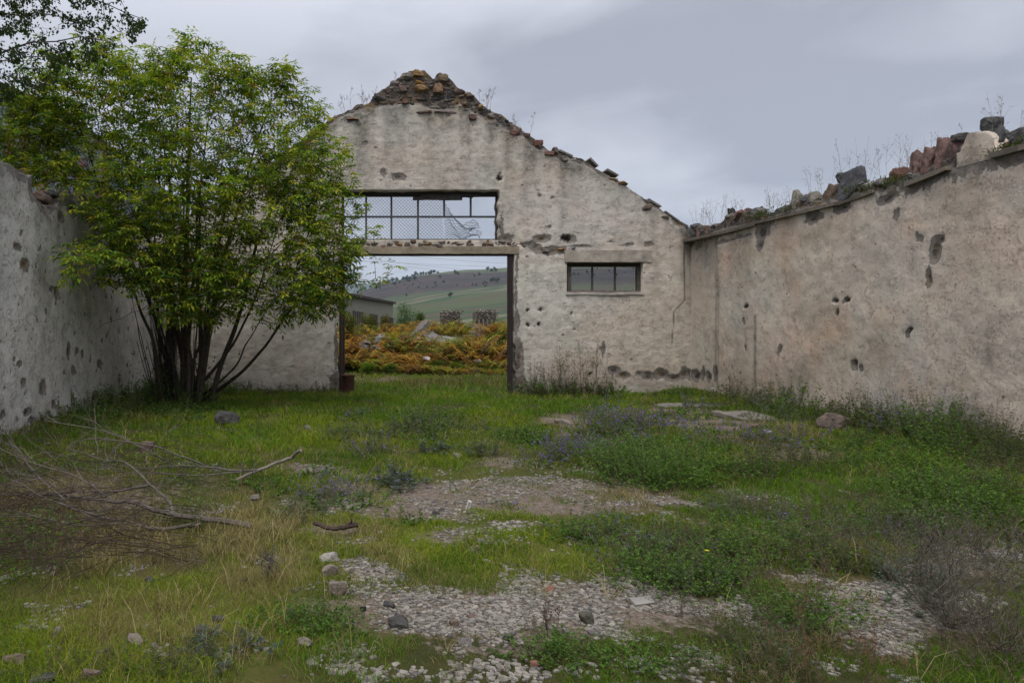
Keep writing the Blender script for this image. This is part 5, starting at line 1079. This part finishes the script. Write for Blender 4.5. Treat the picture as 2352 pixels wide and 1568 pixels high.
for k, g in enumerate(goals):
    b0 = base + np.array((R.randn()*.34 + .10*(g[0]-415)/100, R.randn()*.25, -.1)); g_ = V(*g); L = np.linalg.norm(g_-b0)
    c = b0 + np.array((0, 0, L*.50)) + (g_-b0)*(.30,.30,0) if k not in (13, 14, 18) else b0 + (g_-b0)*(.62,.6,0) + np.array((0,0,1.0))
    t = np.linspace(0, 1, 26)[:, None]; P = (1-t)**2*b0 + 2*t*(1-t)*c + t*t*g_ + (np.stack([fbm(t[:, 0]*3+k*9, t[:, 0]*0+q, 3, 2) for q in range(3)], 1)-.5)*.5*t**.5
    stems.append(P); r0 = .05+.05*R.rand() if k < 9 else .035+.03*R.rand()
    mb = MB(); tube(mb, P, r0*(1-.85*t[:, 0]), np.array((.075,.06,.045))*(.7+.6*R.rand()), 7); mb.build('stem', M['bark'], elder, True)
mb = MB(); tube(mb, np.array([base+(-.25,0,-.1), base+(-.27,.02,.8), base+(-.22,.05,1.8), base+(-.3,.1,2.6)]), [.17,.14,.12,.07], (.04,.033,.028), 9); mb.build('stem', M['bark'], elder, True)
mb = MB()
for k in range(34):                                     # thin straight shoots crowding the base
    a = R.rand()*6.28; q = .15+.45*R.rand(); b0 = base + np.array((q*math.cos(a), q*math.sin(a)*.8, -.1)); e2 = b0 + np.array((math.cos(a)*(.1+.5*R.rand()), math.sin(a)*.4, 1.4+1.8*R.rand())); tube(mb, wig(b0, e2, 9, .02), np.linspace(.016, .006, 9), np.array((.10,.08,.06))*(.6+.9*R.rand()), 4)
tw = grow(stems, tips)
for P, L in tw: tube(mb, P, np.linspace(.006+.006*min(L, 1.5), .003, len(P)), np.array((.11,.085,.06))*(.6+.7*R.rand()), 4)
for k in range(26):                                     # drooping dead twigs under the crown
    p = V(330+380*R.rand(), 640+60*R.rand(), 13.8+R.rand()); e2 = p + np.array((R.randn()*.6, R.randn()*.3, -.1-.5*R.rand())); tube(mb, wig(p, e2, 7, .07), np.linspace(.007, .003, 7), (.13,.11,.09), 3)
mb_tw = mb
mb = MB(); B, D, Ls, Cc, Sz = [], [], [], [], []
EC = np.array([(.27,.33,.03),(.19,.29,.028),(.10,.18,.024),(.37,.36,.04),(.06,.12,.024)])
for P, L in tw:
    T = unit(P[-1]-P[0]); g0 = fbm(P[-1, 0]*.8, P[-1, 1]*.8, P[-1, 2]*.8, 2); nl = R.randint(5, 9) if g0 < .42 else R.randint(7, 12)
    yl = np.clip((g0-.45)*4, 0, 1)
    for q in range(nl):
        i_ = len(P)-1 if q < 3 else R.randint(max(0, len(P)-5), len(P))
        p = P[i_] + R.randn(3)*.03; d = unit(T*.5 + R.randn(3)*(.8,.8,.45) + (0,0,.12))
        B.append(p); D.append(d); Ls.append(.12+.10*R.rand()); c = EC[R.choice(5, p=[.25+.1*yl,.25,.2-.1*yl,.12+.06*yl,.18-.06*yl])]
        if R.rand() < .03: c = np.array((.20,.11,.035))
        Cc.append(c); 
for px_, pt, pb in [(425,82,190),(395,120,200),(555,135,230),(580,150,240),(650,150,250),(672,150,250),(715,205,300),(700,190,290),(350,110,200),(320,105,200),(268,105,200),(240,115,210),(470,130,220),(510,125,210),(610,160,240),(745,255,330),(190,140,220),(780,330,400),(815,400,450),(830,470,500),(100,170,230),(860,520,560)]:
    p0, p1 = V(px_+10*R.randn(), pb, 14.1), V(px_, pt, 14.1); P = wig(p0, p1, 12, .04); mbx = MB(); tube(mb_tw, P, np.linspace(.009, .003, 12), (.12,.11,.06), 4)
    for i_ in range(3, 12):
        for q in range(2): B.append(P[i_]); a_ = R.rand()*6.283; D.append(np.array((math.cos(a_), math.sin(a_), .45+.4*R.rand()))); Ls.append(.13+.10*R.rand()*(1.3-i_/12)); Cc.append(EC[R.choice(4, p=[.35,.3,.15,.2])])
B, D, Ls, Cc = map(np.array, (B, D, Ls, Cc)); mb_tw.build('twigs', M['bark'], elder); k = ~inwall(B[:, 0], B[:, 1], B[:, 2]); B, D, Ls, Cc = B[k], D[k], Ls[k], Cc[k]
hi = B[:, 2] > 5
compound(mb, B, D, Ls, 2, .115, Cc, width=.36)
mb.build('foliage', M['leaf'], elder)
# ivy-like suckers low on the stems
mb = MB(); n_ = 900; P = base + R.randn(n_, 3)*(.5,.35,.45) + (.0,-.1,.4); P[:, 2] = np.abs(P[:, 2]); leaves(mb, P, R.randn(n_, 3)+(0,0,.2), np.tile((0,0,1.), (n_, 1)), .06+.05*R.rand(n_), .04, PAL['g'][R.randint(0, 4, n_)]*.8); mb.build('suckers', M['leaf'], elder)

# birch leaning over from outside the left wall
birch = empty('birch_tree', (-9.6, 12.5, 0), 'birch with thin drooping branches of small dark leaves reaching over from the left', 'tree'); bb = np.array(birch.location)
tr = wig(bb-(0,0,.3), bb+(.5,0,11.5), 20, .02); mb = MB(); tube(mb, tr, np.linspace(.2, .05, 20), (.42,.40,.37), 10); mb.build('trunk', M['bark'], birch, True)
limbs = [wig(tr[10], V(200, 60, 11.5), 16, .03, .12), wig(tr[12], V(330, 45, 11.5), 18, .03, .10), wig(tr[9], V(120, 130, 11), 14, .03, .1), wig(tr[14], V(250, 0, 11.8), 14, .03, .1), wig(tr[8], V(30, 140, 10.8), 12, .03, .1), wig(tr[15], V(150, -60, 11.5), 12, .03, .1), wig(tr[8], V(250, 95, 10.6), 14, .03, .1)]
mb = MB()
for P in limbs: tube(mb, P, np.linspace(.035, .006, len(P)), (.10,.085,.075), 5)
tp = []
def inpoly(x, y, P):
    c = False
    for (x0, y0), (x1, y1) in zip(P, P[1:]+P[:1]):
        if (y0 > y) != (y1 > y) and x < (x1-x0)*(y-y0)/(y1-y0)+x0: c = not c
    return c
poly = [(-160,-160),(260,-160),(300,0),(365,55),(350,80),(290,85),(240,110),(190,150),(120,190),(60,215),(-40,240),(-160,260)]
while len(tp) < 560:
    a_, b_ = -160+530*R.rand(), -160+420*R.rand()
    if inpoly(a_, b_, poly): tp.append(V(a_, b_, 10.3+2.2*R.rand()))
tp = np.array(tp); tp = tp[np.argsort(np.linalg.norm(tp-tr[11], axis=1))]; tw = grow(limbs, tp, penal=-.05)
B, D = [], []
for P, L in tw:
    P = P.copy(); P[:, 2] -= np.linspace(0, 1, len(P))**2*.06; tube(mb, P, np.linspace(.006, .0022, len(P)), (.075,.06,.055), 3)
    for q in range(R.randint(16, 28)):
        i_ = R.randint(len(P)//3, len(P)); B.append(P[i_]+R.randn(3)*.035); D.append(R.randn(3)*(.6,.6,.5)+(0,0,-.7))
mb.build('branches', M['bark'], birch)
B, D = np.array(B), np.array(D); n_ = len(B); mb = MB(); sz = .045+.025*R.rand(n_)
leaves(mb, B, D, R.randn(n_, 3), sz, sz*.72, np.array([(.035,.06,.02),(.045,.075,.022),(.03,.05,.02),(.06,.08,.025)])[R.randint(0, 4, n_)])
mb.build('foliage', M['leaf'], birch)

# ------------------------------------------------------------------ metal-clad building behind the left wall
def corrug():
    m, t, b, o = newmat('painted_sheet'); c = attr(t, 'Col'); oc = objco(t)
    r = maprange(t, noise(t, oc, .55, 5, .65, .4), .55, .60, 0, 1); cc = mixc(t, r, c, (.20,.075,.045)); cc = mixc(t, maprange(t, noise(t, oc, 6, 4), .4, .7, 0, .3), cc, (.2,.2,.2)); t.links.new(cc, b.inputs['Base Color'])
    wv = nn(t, 'ShaderNodeTexWave'); wv.inputs['Scale'].default_value = 1.6; t.links.new(oc, wv.inputs[0]); bump(t, b, wv.outputs[0], .6, .05); b.inputs['Roughness'].default_value = .6; return m
M['sheet'] = corrug()
yb = 19.5; sh = empty('metal_shed', (-15, yb, 0), 'tall blue-grey sheet-metal building with rust patches behind the left wall', 'building')
def PX(px_, y): return (px_-AX)/F*y
def PZ(py_, y): return EYE + (AY-py_)/F*y
x1 = PX(150, yb); pts = [(-25, PZ(60, yb)), (PX(0, yb), PZ(200, yb)), (PX(70, yb), PZ(232, yb)), (x1, PZ(262, yb))]
mb = MB(); xs_ = [-25]+[p[0] for p in pts[1:]]
for (a0, z0), (a1, z1) in zip(pts[:-1], pts[1:]):
    mb.quad([(a0,yb,-.2),(a1,yb,-.2),(a1,yb,z1),(a0,yb,z0)], [(0,1,2,3)], (.17,.20,.25))
mb.quad([(x1,yb,-.2),(x1,yb+14,-.2),(x1,yb+14,pts[-1][1]),(x1,yb,pts[-1][1])], [(0,1,2,3)], (.17,.20,.25)); mb.quad([(-25,yb+14,-.2),(x1,yb+14,-.2),(x1,yb+14,pts[-1][1]),(-25,yb+14,pts[0][1])], [(0,1,2,3)], (.17,.20,.25)); mb.build('wall', M['sheet'], sh)
mb = MB()
for (a0, z0), (a1, z1) in zip(pts[:-1], pts[1:]): mb.quad([(a0,yb-.3,z0),(a1+.02,yb-.3,z1),(a1+.02,yb+14.2,z1),(a0,yb+14.2,z0),(a0,yb-.3,z0+.12),(a1+.02,yb-.3,z1+.12),(a1+.02,yb+14.2,z1+.12),(a0,yb+14.2,z0+.12)], BOXF, (.04,.04,.045))
mb.build('roof', M['steel'], sh)
mb = MB()
for a_, b0, b1 in ((24, 300, 420), (58, 270, 430)): box(mb, (PX(a_, yb), yb-.06, (PZ(b0, yb)+PZ(b1, yb))/2), (.22, .1, abs(PZ(b0, yb)-PZ(b1, yb))), (.11,.05,.035))
mb.build('rusty_girder', M['steel'], sh)

# ------------------------------------------------------------------ beyond the doorway
def zg(x, y): return gz(np.array([x], float), np.array([y], float))[0]
# bracken, autumn coloured
FB = np.array([(.34,.165,.04),(.25,.12,.035),(.34,.22,.045),(.29,.25,.04),(.17,.21,.035),(.24,.12,.05),(.16,.10,.05),(.13,.10,.06)]); mbf = MB(); mbs = MB()
n = 7500; y = 24.8 + 30*R.rand(n)**1.6; x = (740-AX)/F*y - 1.5 + R.rand(n)*((1240-740)/F*y + 3); px_, py_ = proj(x, y)
d_ = fbm(x*.35, y*.25, 3, 3); k = (y > 25.6 + (fbm(x*.5, 0*x, 4, 2)-.5)*3.5) & (R.rand(n) < np.clip((d_-.36)*5, .06, .9)) & ~((px_ > 925) & (px_ < 1055) & (y > 32.5) & (y < 37.5)) & ~((px_ > 1066) & (px_ < 1125) & (y > 36.5) & (y < 40)) & ~((px_ > 805) & (px_ < 885) & (y > 29) & (y < 32.5)) & ~((px_ > 1075) & (px_ < 1155) & (y > 38)) & (y < 48); x, y, d_ = x[k], y[k], d_[k]; hue = fbm(x*.30+7, y*.22, 9, 3); hue2 = fbm(x*1.1+3, y*.8, 5, 2)
for i_ in range(len(x)):
    h = (.35+.75*R.rand())*(.25+1.5*np.clip(d_[i_], .3, .75))*float(np.clip((y[i_]-24.6)/4.5, .35, 1))*(.8 if y[i_] > 34 else 1); b0 = np.array((x[i_], y[i_], zg(x[i_], y[i_]))); hc = hue[i_]*.6+hue2[i_]*.4
    lo, hi = (0, 3) if hc > .57 else ((2, 5) if hc > .48 else (3, 5)); lo, hi = (5, 8) if R.rand() < .28 else (lo, hi); h *= .55 + 1.1*float(vn(x[i_]*.9, y[i_]*.9, 3)); h = min(h, .42) if (900 < px_[i_] < 1070 and y[i_] > 30.5) or (1050 < px_[i_] < 1140 and y[i_] > 33) or (795 < px_[i_] < 895 and 27.5 < y[i_] < 33) else h
    for q in range(3):
        a = R.rand()*6.283; T = np.array((math.cos(a), math.sin(a), 0)); m_ = 9; t = np.linspace(.3, 1, m_)[:, None]
        P = b0 + T*t*h*.75 + np.array((0,0,1))*(h*(1.5*t - .8*t*t)); c = FB[R.randint(lo, hi)]*(.7+.6*R.rand()); S = np.array((-T[1], T[0], 0))
        for sg in (-1, 1):
            D_ = S*sg + T*.4 + np.array((0,0,-.15)); sz = (h*.27*(1.15-t[:, 0]))+.03; leaves(mbf, P, np.tile(D_, (m_, 1))+R.randn(m_, 3)*.15, np.tile((0,0,1.), (m_, 1)), sz, sz*.42, np.tile(c, (m_, 1))*(.8+.4*R.rand(m_))[:, None])
tag(mbf.build('bracken', M['leaf']), 'autumn bracken in rust, orange and yellow-green beyond the doorway', 'bracken', None, 'stuff')
# shrubs
def shrub(px_, py0, py1, wpx, y, cols, label, name='shrub', n=2600, ls=.09):
    k = y/F; x = (px_-AX)*k; z0 = EYE+(AY-py0)*k; z1 = EYE+(AY-py1)*k; zb = zg(x, y); z0 = zb+.05; e_ = empty(name, (x, y, zb), label, 'shrub')
    c = np.array((x, y, (z0+z1)/2)); r = np.array((wpx*k/2, wpx*k/2*.8, (z1-z0)/2)); B = []
    sub_ = [c + unit(R.randn(3))*r*.55 for _ in range(9)]
    for i_ in range(n):
        s_ = sub_[R.randint(9)]; B.append(s_ + unit(R.randn(3))*r*.52*R.rand()**.4)
    B = np.array(B); D = unit(B-c)+R.randn(n, 3)*.7; mb = MB(); leaves(mb, B, D, np.tile((0,0,1.), (n, 1)), ls*(.7+.6*R.rand(n)), ls*.5, np.array(cols)[R.randint(0, len(cols), n)]*(.75+.5*R.rand(n))[:, None]); mb.build('foliage', M['leaf'], e_)
    mb = MB()
    for q in range(5): tube(mb, wig((x+R.randn()*.1, y+R.randn()*.1, zb-.1), sub_[q], 8, .05), np.linspace(.04, .012, 8), (.07,.055,.045), 4)
    mb.build('stems', M['bark'], e_)
GC = [(.045,.10,.022),(.06,.13,.025),(.035,.08,.02)]; YC = [(.11,.14,.025),(.14,.14,.025),(.08,.11,.02)]; BC = [(.17,.12,.04),(.13,.12,.04),(.10,.10,.035)]
shrub(930, 752, 690, 58, 44, GC, 'rounded bright green shrub right of the low grey building'); shrub(962, 750, 712, 36, 43, GC+YC, 'smaller green-yellow shrub at the right of the rounded one')
shrub(845, 760, 715, 50, 41, BC+YC, 'brownish straggly shrub before the low building'); shrub(888, 765, 722, 40, 40, BC, 'thin tan shrub between the low building and the rounded shrub', n=1400); shrub(802, 790, 715, 60, 33, YC+BC, 'yellowing bush beside the left door post')
shrub(842, 862, 826, 46, 26, [(.11,.18,.02),(.13,.19,.025)], 'bright yellow-green low bush at the edge of the far grass', ls=.06); shrub(1000, 868, 826, 60, 26.5, [(.06,.09,.02),(.10,.12,.02)], 'dark green low bush in front of the bracken, centre', ls=.06)
shrub(1115, 862, 832, 70, 26.5, YC, 'yellow-green low bush at the right front of the bracken', ls=.06); shrub(1145, 800, 758, 50, 34, YC, 'yellow bush right of the white planks'); shrub(1060, 765, 742, 60, 44, [(.22,.15,.03),(.17,.14,.03)], 'golden bush in front of the ruined stub walls')
shrub(900, 868, 836, 44, 26, YC+GC, 'green-yellow low bush between the bright one and the centre', ls=.06); shrub(1050, 866, 830, 50, 26, YC, 'yellowish low bush right of the dark centre one', ls=.06); shrub(985, 840, 795, 70, 29, BC+YC, 'golden-brown bush in front of the grey slabs', ls=.07)
shrub(870, 836, 800, 60, 29.5, [(.20,.10,.035),(.24,.13,.04)], 'rust-coloured bush left of the slabs', ls=.07); shrub(1140, 838, 792, 60, 29, [(.25,.12,.035),(.19,.09,.035)], 'rust-red bush beside the right door post', ls=.07)
# slabs and debris
def blk(name, px_, py_, y, w_, d_, h_, col, label, rx=0, ry=0, rz=0, cat='slab', mat='concrete'):
    k = y/F; p = np.array(((px_-AX)*k, y, EYE+(AY-py_)*k)); mb = slab_mesh(-w_*k/2, w_*k/2, -d_/2, d_/2, -h_*k/2, h_*k/2, col, px_, .03, .12)
    mb.v[0] = (mb.v[0] @ rot(rx, ry, rz).T + p).astype(np.float32); return tag(mb.build(name, M[mat], None, True, tuple(p)), label, cat, 'collapsed slabs beyond the doorway')
blk('collapsed_slab', 963, 758, 37, 52, 1.1, 9, (.15,.135,.115), 'large grey slab tipped up steeply in the bracken', 0, -rad(48), rad(12))
blk('collapsed_slab', 995, 775, 36.5, 60, 1.4, 7, (.16,.155,.15), 'grey slab lying under the tipped-up one', rad(18), rad(28), 0); blk('collapsed_slab', 1038, 784, 36, 52, 1.0, 6, (.18,.175,.165), 'light grey humped slab right of the tipped slab', rad(20), rad(8), rad(-10))
blk('collapsed_slab', 965, 782, 35.5, 40, 1.2, 8, (.17,.145,.125), 'pinkish-grey slab left of the humped one', rad(14), rad(-12), .2)
for a_, b_, w_, an, lab in [(1092,750,50,8,'long white plank on top of the plank heap'),(1100,758,42,-16,'white plank slanting up across the heap'),(1085,744,40,14,'white plank sticking out at the left of the heap'),(1108,764,34,-22,'lower short white plank of the heap'),(1098,768,40,4,'pale plank at the foot of the heap')]:
    blk('plank', a_, b_, 39 + R.rand(), w_, .22, 2.6, (.33,.30,.27), lab, 0, rad(an), R.randn()*.3, 'plank', 'wood')
for a_, b_, w_, h_, cc, lab in [(862,800,34,12,(.27,.25,.21),'pale block among the bracken at the left'),(828,795,40,12,(.20,.19,.18),'low grey block by the left post'),(876,778,36,22,(.20,.20,.20),'grey block half hidden in rust-coloured bracken'),(838,787,30,10,(.25,.2,.17),'small brown block before the grey ones'),(1098,832,14,10,(.30,.28,.26),'small pale block low in the right bracken'),(980,824,12,10,(.32,.28,.25),'small pale block low in the middle bracken')]:
    y = 32 if b_ < 820 else 27; k = y/F; mb = MB(); p = ((a_-AX)*k, y, EYE+(AY-b_)*k); rock(mb, p, (w_*k*.55, .35, h_*k*.7), cc, 3, .2, 8, .05, .2); tag(mb.build('rubble_block', M['rock'], None, False, p), lab, 'rubble', 'rubble blocks beyond the doorway')
# ruined stub walls
def stub(px0, px1, pyt, pyb, y, label, col, ribs):
    k = y/F; x0, x1 = (px0-AX)*k, (px1-AX)*k; zb, zt = zg((x0+x1)/2, y)-.1, EYE+(AY-pyt)*k; e_ = empty('ruined_wall', ((x0+x1)/2, y, zb), label, 'ruin'); mb = MB(); z = zb
    mb2 = slab_mesh(x0+.1, x1-.1, y+.05, y+.75, zb, zt-.25, np.array(col)*.8, px0, .06, .2); mb2.build('core', M['rock'], e_, True)
    while z < zt:
        x = x0 + .1*R.rand() + (.15 if z > zt-.5 else 0)*R.rand()
        while x < x1 - .1:
            w_ = .22+.35*R.rand(); h_ = .16
            if not (ribs and z < zt-1.0 and zt-z < 9): rock(mb, (x+w_/2, y+.05, z), (w_*.56, .22, h_*.62), np.array(col)*(.6+.8*R.rand()), 1, 0, 6, .05, .1)
            x += w_
        z += .17
    mb.build('rubble_face', M['rock'], e_)
    if ribs:
        for xx in np.linspace(x0+.15, x1-.15, 6): m3 = MB(); box(m3, (xx, y-.1, (zb+zt-.9)/2), (.14, .25, zt-.9-zb), np.array(col)*.95, jit=.03); m3.build('rib', M['rock'], e_)
stub(1010, 1060, 710, 735, 62, 'stepped ruined stone stub, left of the two far ones', (.19,.16,.13), False)
stub(1086, 1142, 710, 755, 60, 'ruined ribbed stone stub, right of the two far ones', (.18,.155,.125), True)
# low farm building to the left
e_ = empty('farm_building', (PX(830, 55), 55, zg(2, 55)), 'low pale farm building with a dark roof edge left of the green shrub', 'building'); mb = MB()
A0 = np.array((PX(790, 48), 48, 0)); A1 = np.array((PX(903, 78), 78, 0)); zt0, zt1 = PZ(680, 48), PZ(698, 78); off = np.array((-9, 1.5, 0)); zb = -1.0
q8 = [A0+(0,0,zb), A1+(0,0,zb), A1+off+(0,0,zb), A0+off+(0,0,zb), A0+(0,0,zt0), A1+(0,0,zt1), A1+off+(0,0,zt1), A0+off+(0,0,zt0)]; mb.quad(q8, BOXF, (.24,.23,.185)); mb.build('wall', M['concrete'], e_)
mb = MB(); u = unit(np.array([A1-A0]))[0]; o_ = np.array((.3,-.1,0)); q8 = [A0+o_-u*.3+(0,0,zt0+.004), A1+o_+u*.3+(0,0,zt1+.004), A1+off-o_+(0,0,zt1+.1), A0+off-o_+(0,0,zt0+.1)]; q8 += [p+(0,0,.22) for p in q8]; mb.quad(q8, BOXF, (.045,.035,.03)); mb.build('roof', M['steel'], e_)
nrm = np.array((u[1], -u[0], 0))
for t0, t1 in ((.12,.26),(.40,.54),(.66,.80),(.86,.97)):
    p0, p1 = A0+(A1-A0)*t0+nrm*.03, A0+(A1-A0)*t1+nrm*.03; za, zb_ = zt0-.9-2.0, zt0-.9; mb = MB(); q8 = [p0+(0,0,za), p1+(0,0,za), p1-nrm*.1+(0,0,za), p0-nrm*.1+(0,0,za)]; q8 += [p+(0,0,2.0) for p in q8]; mb.quad(q8, BOXF, (.20,.20,.22)); wo_ = mb.build('window', M['wood'], e_)
    mb = MB()
    for s_ in np.linspace(0, 1, 6): c = p0+(p1-p0)*s_+nrm*.04; box(mb, (c[0], c[1], za+1.0), (.12, .12, 2.0), (.10,.09,.085))
    mb.build('window_bars', M['wood'], wo_)
# hill trees
def treeproto(seed):
    mb = MB(); n_ = 420; r = np.array((3.2,3.2,3.6)); subs = [np.array((R.randn()*1.3, R.randn()*1.3, 5+R.randn()*1.5)) for _ in range(8)]; B = np.array([subs[R.randint(8)] + unit(R.randn(3))*2.0*R.rand()**.4 for _ in range(n_)])
    leaves(mb, B, R.randn(n_, 3), R.randn(n_, 3), .9+.5*R.rand(n_), .7, np.array([(.03,.05,.02),(.04,.06,.022),(.025,.04,.018)])[R.randint(0, 3, n_)]); return mb
T_ = []
def hilltree(px_, py_, s, lab, grp, k):
    x, y, z = hill_at(px_, py_); e_ = empty('hill_tree', (x, y, z-.3), lab, 'tree', grp); s *= .85; e_.scale = (s*1.3, s*1.3, s*(.85+.4*R.rand())); e_.rotation_euler.z = R.rand()*6
    if len(T_) < 3:
        mb = treeproto(k); c_ = mesh_obj('crown', np.concatenate(mb.v), np.concatenate(mb.f), M['leaf'], e_, {'Col': np.concatenate(mb.c)}); m2 = MB(); tube(m2, [(0,0,-1),(0,0,2),(.1,0,5)], [.35,.28,.15], (.05,.04,.035), 5); t_ = mesh_obj('trunk', np.concatenate(m2.v), np.concatenate(m2.f), M['bark'], e_, {'Col': np.concatenate(m2.c)}); T_.append((c_, t_))
    else:
        for o_ in T_[k % 3]: q = o_.copy(); q.parent = e_; COL.objects.link(q)
RG = [(822,664),(830,662),(838,660),(850,657),(860,655),(873,652),(884,650),(893,651),(902,650),(910,647),(918,651),(926,646),(934,645),(941,642),(948,637),(954,635),(960,633),(966,634),(972,632),(978,631),(985,633),(990,630),(997,627),(1005,629),(940,648),(952,644),(870,659),(907,655)]
for k, (a, b_) in enumerate(RG): hilltree(a, b_, .75+.6*R.rand(), 'dark tree in the line along the left shoulder of the hill', 'trees along the hill shoulder', k)
for k, (a, b_, s) in enumerate([(1046,630,1.1),(1052,632,.9),(1120,622,1.2),(1128,625,1.0),(1136,620,.9),(1140,624,1.0),(1100,634,.8),(1090,636,.7),(1010,640,.8),(1020,650,.7),(1000,652,.7)]): hilltree(a, b_, s, 'dark tree scattered on the brown upper slope', 'trees on the upper slope', k)
for k, (a, b_, s) in enumerate([(1135,646,1.1),(1142,648,.9),(1128,649,.8)]): hilltree(a, b_, s, 'dark tree of the little clump above the fields, near the right post', 'small clump above the fields', k)
hilltree(1034, 682, .75, 'lone dark round tree in the green fields', None, 1); hilltree(933, 680, .4, 'small dark tree in the fields, far left of the lone round one', None, 2)
for k in range(36): a, b_ = 850+120*(k%3)+28*R.randn(), 655+5*R.randn(); a += 0; hilltree(a, b_, .25+.25*R.rand(), 'low dark scrub on the brown band of the hill', 'scrub on the brown band', k)
for k in range(10): hilltree(1310+160*R.rand(), 618+22*R.rand(), .4+.4*R.rand(), 'dark scrub on the hill seen through the small window', 'scrub seen through the small window', k)
# power line
mb = MB()
for k, (a0, b0, a1, b1) in enumerate([(700,574,1180,628),(700,580,1180,636),(700,588,1180,612),(700,560,1180,606)]):
    y0, y1 = 210, 230; p0, p1 = V(a0, b0, y0), V(a1, b1, y1); tube(mb, wig(p0, p1, 14, 0, -.01), .032, (.10,.10,.11), 3)
tag(mb.build('power_line', M['steel']), 'thin sagging power lines across the sky in the doorway', 'power line')

# ------------------------------------------------------------------ haze
mb = MB(); box(mb, (0, 2600, 330), (13600, 7800, 760), (1,1,1))
m = bpy.data.materials.new('haze'); m.use_nodes = True; t = m.node_tree; t.nodes.clear(); o_ = nn(t, 'ShaderNodeOutputMaterial'); pv = nn(t, 'ShaderNodeVolumePrincipled')
pv.inputs['Density'].default_value = .00009; pv.inputs['Color'].default_value = (.66,.80,.98,1); t.links.new(pv.outputs[0], o_.inputs['Volume'])
tag(mb.build('haze', m), 'pale bluish air over the far hills', 'haze', None, 'stuff')
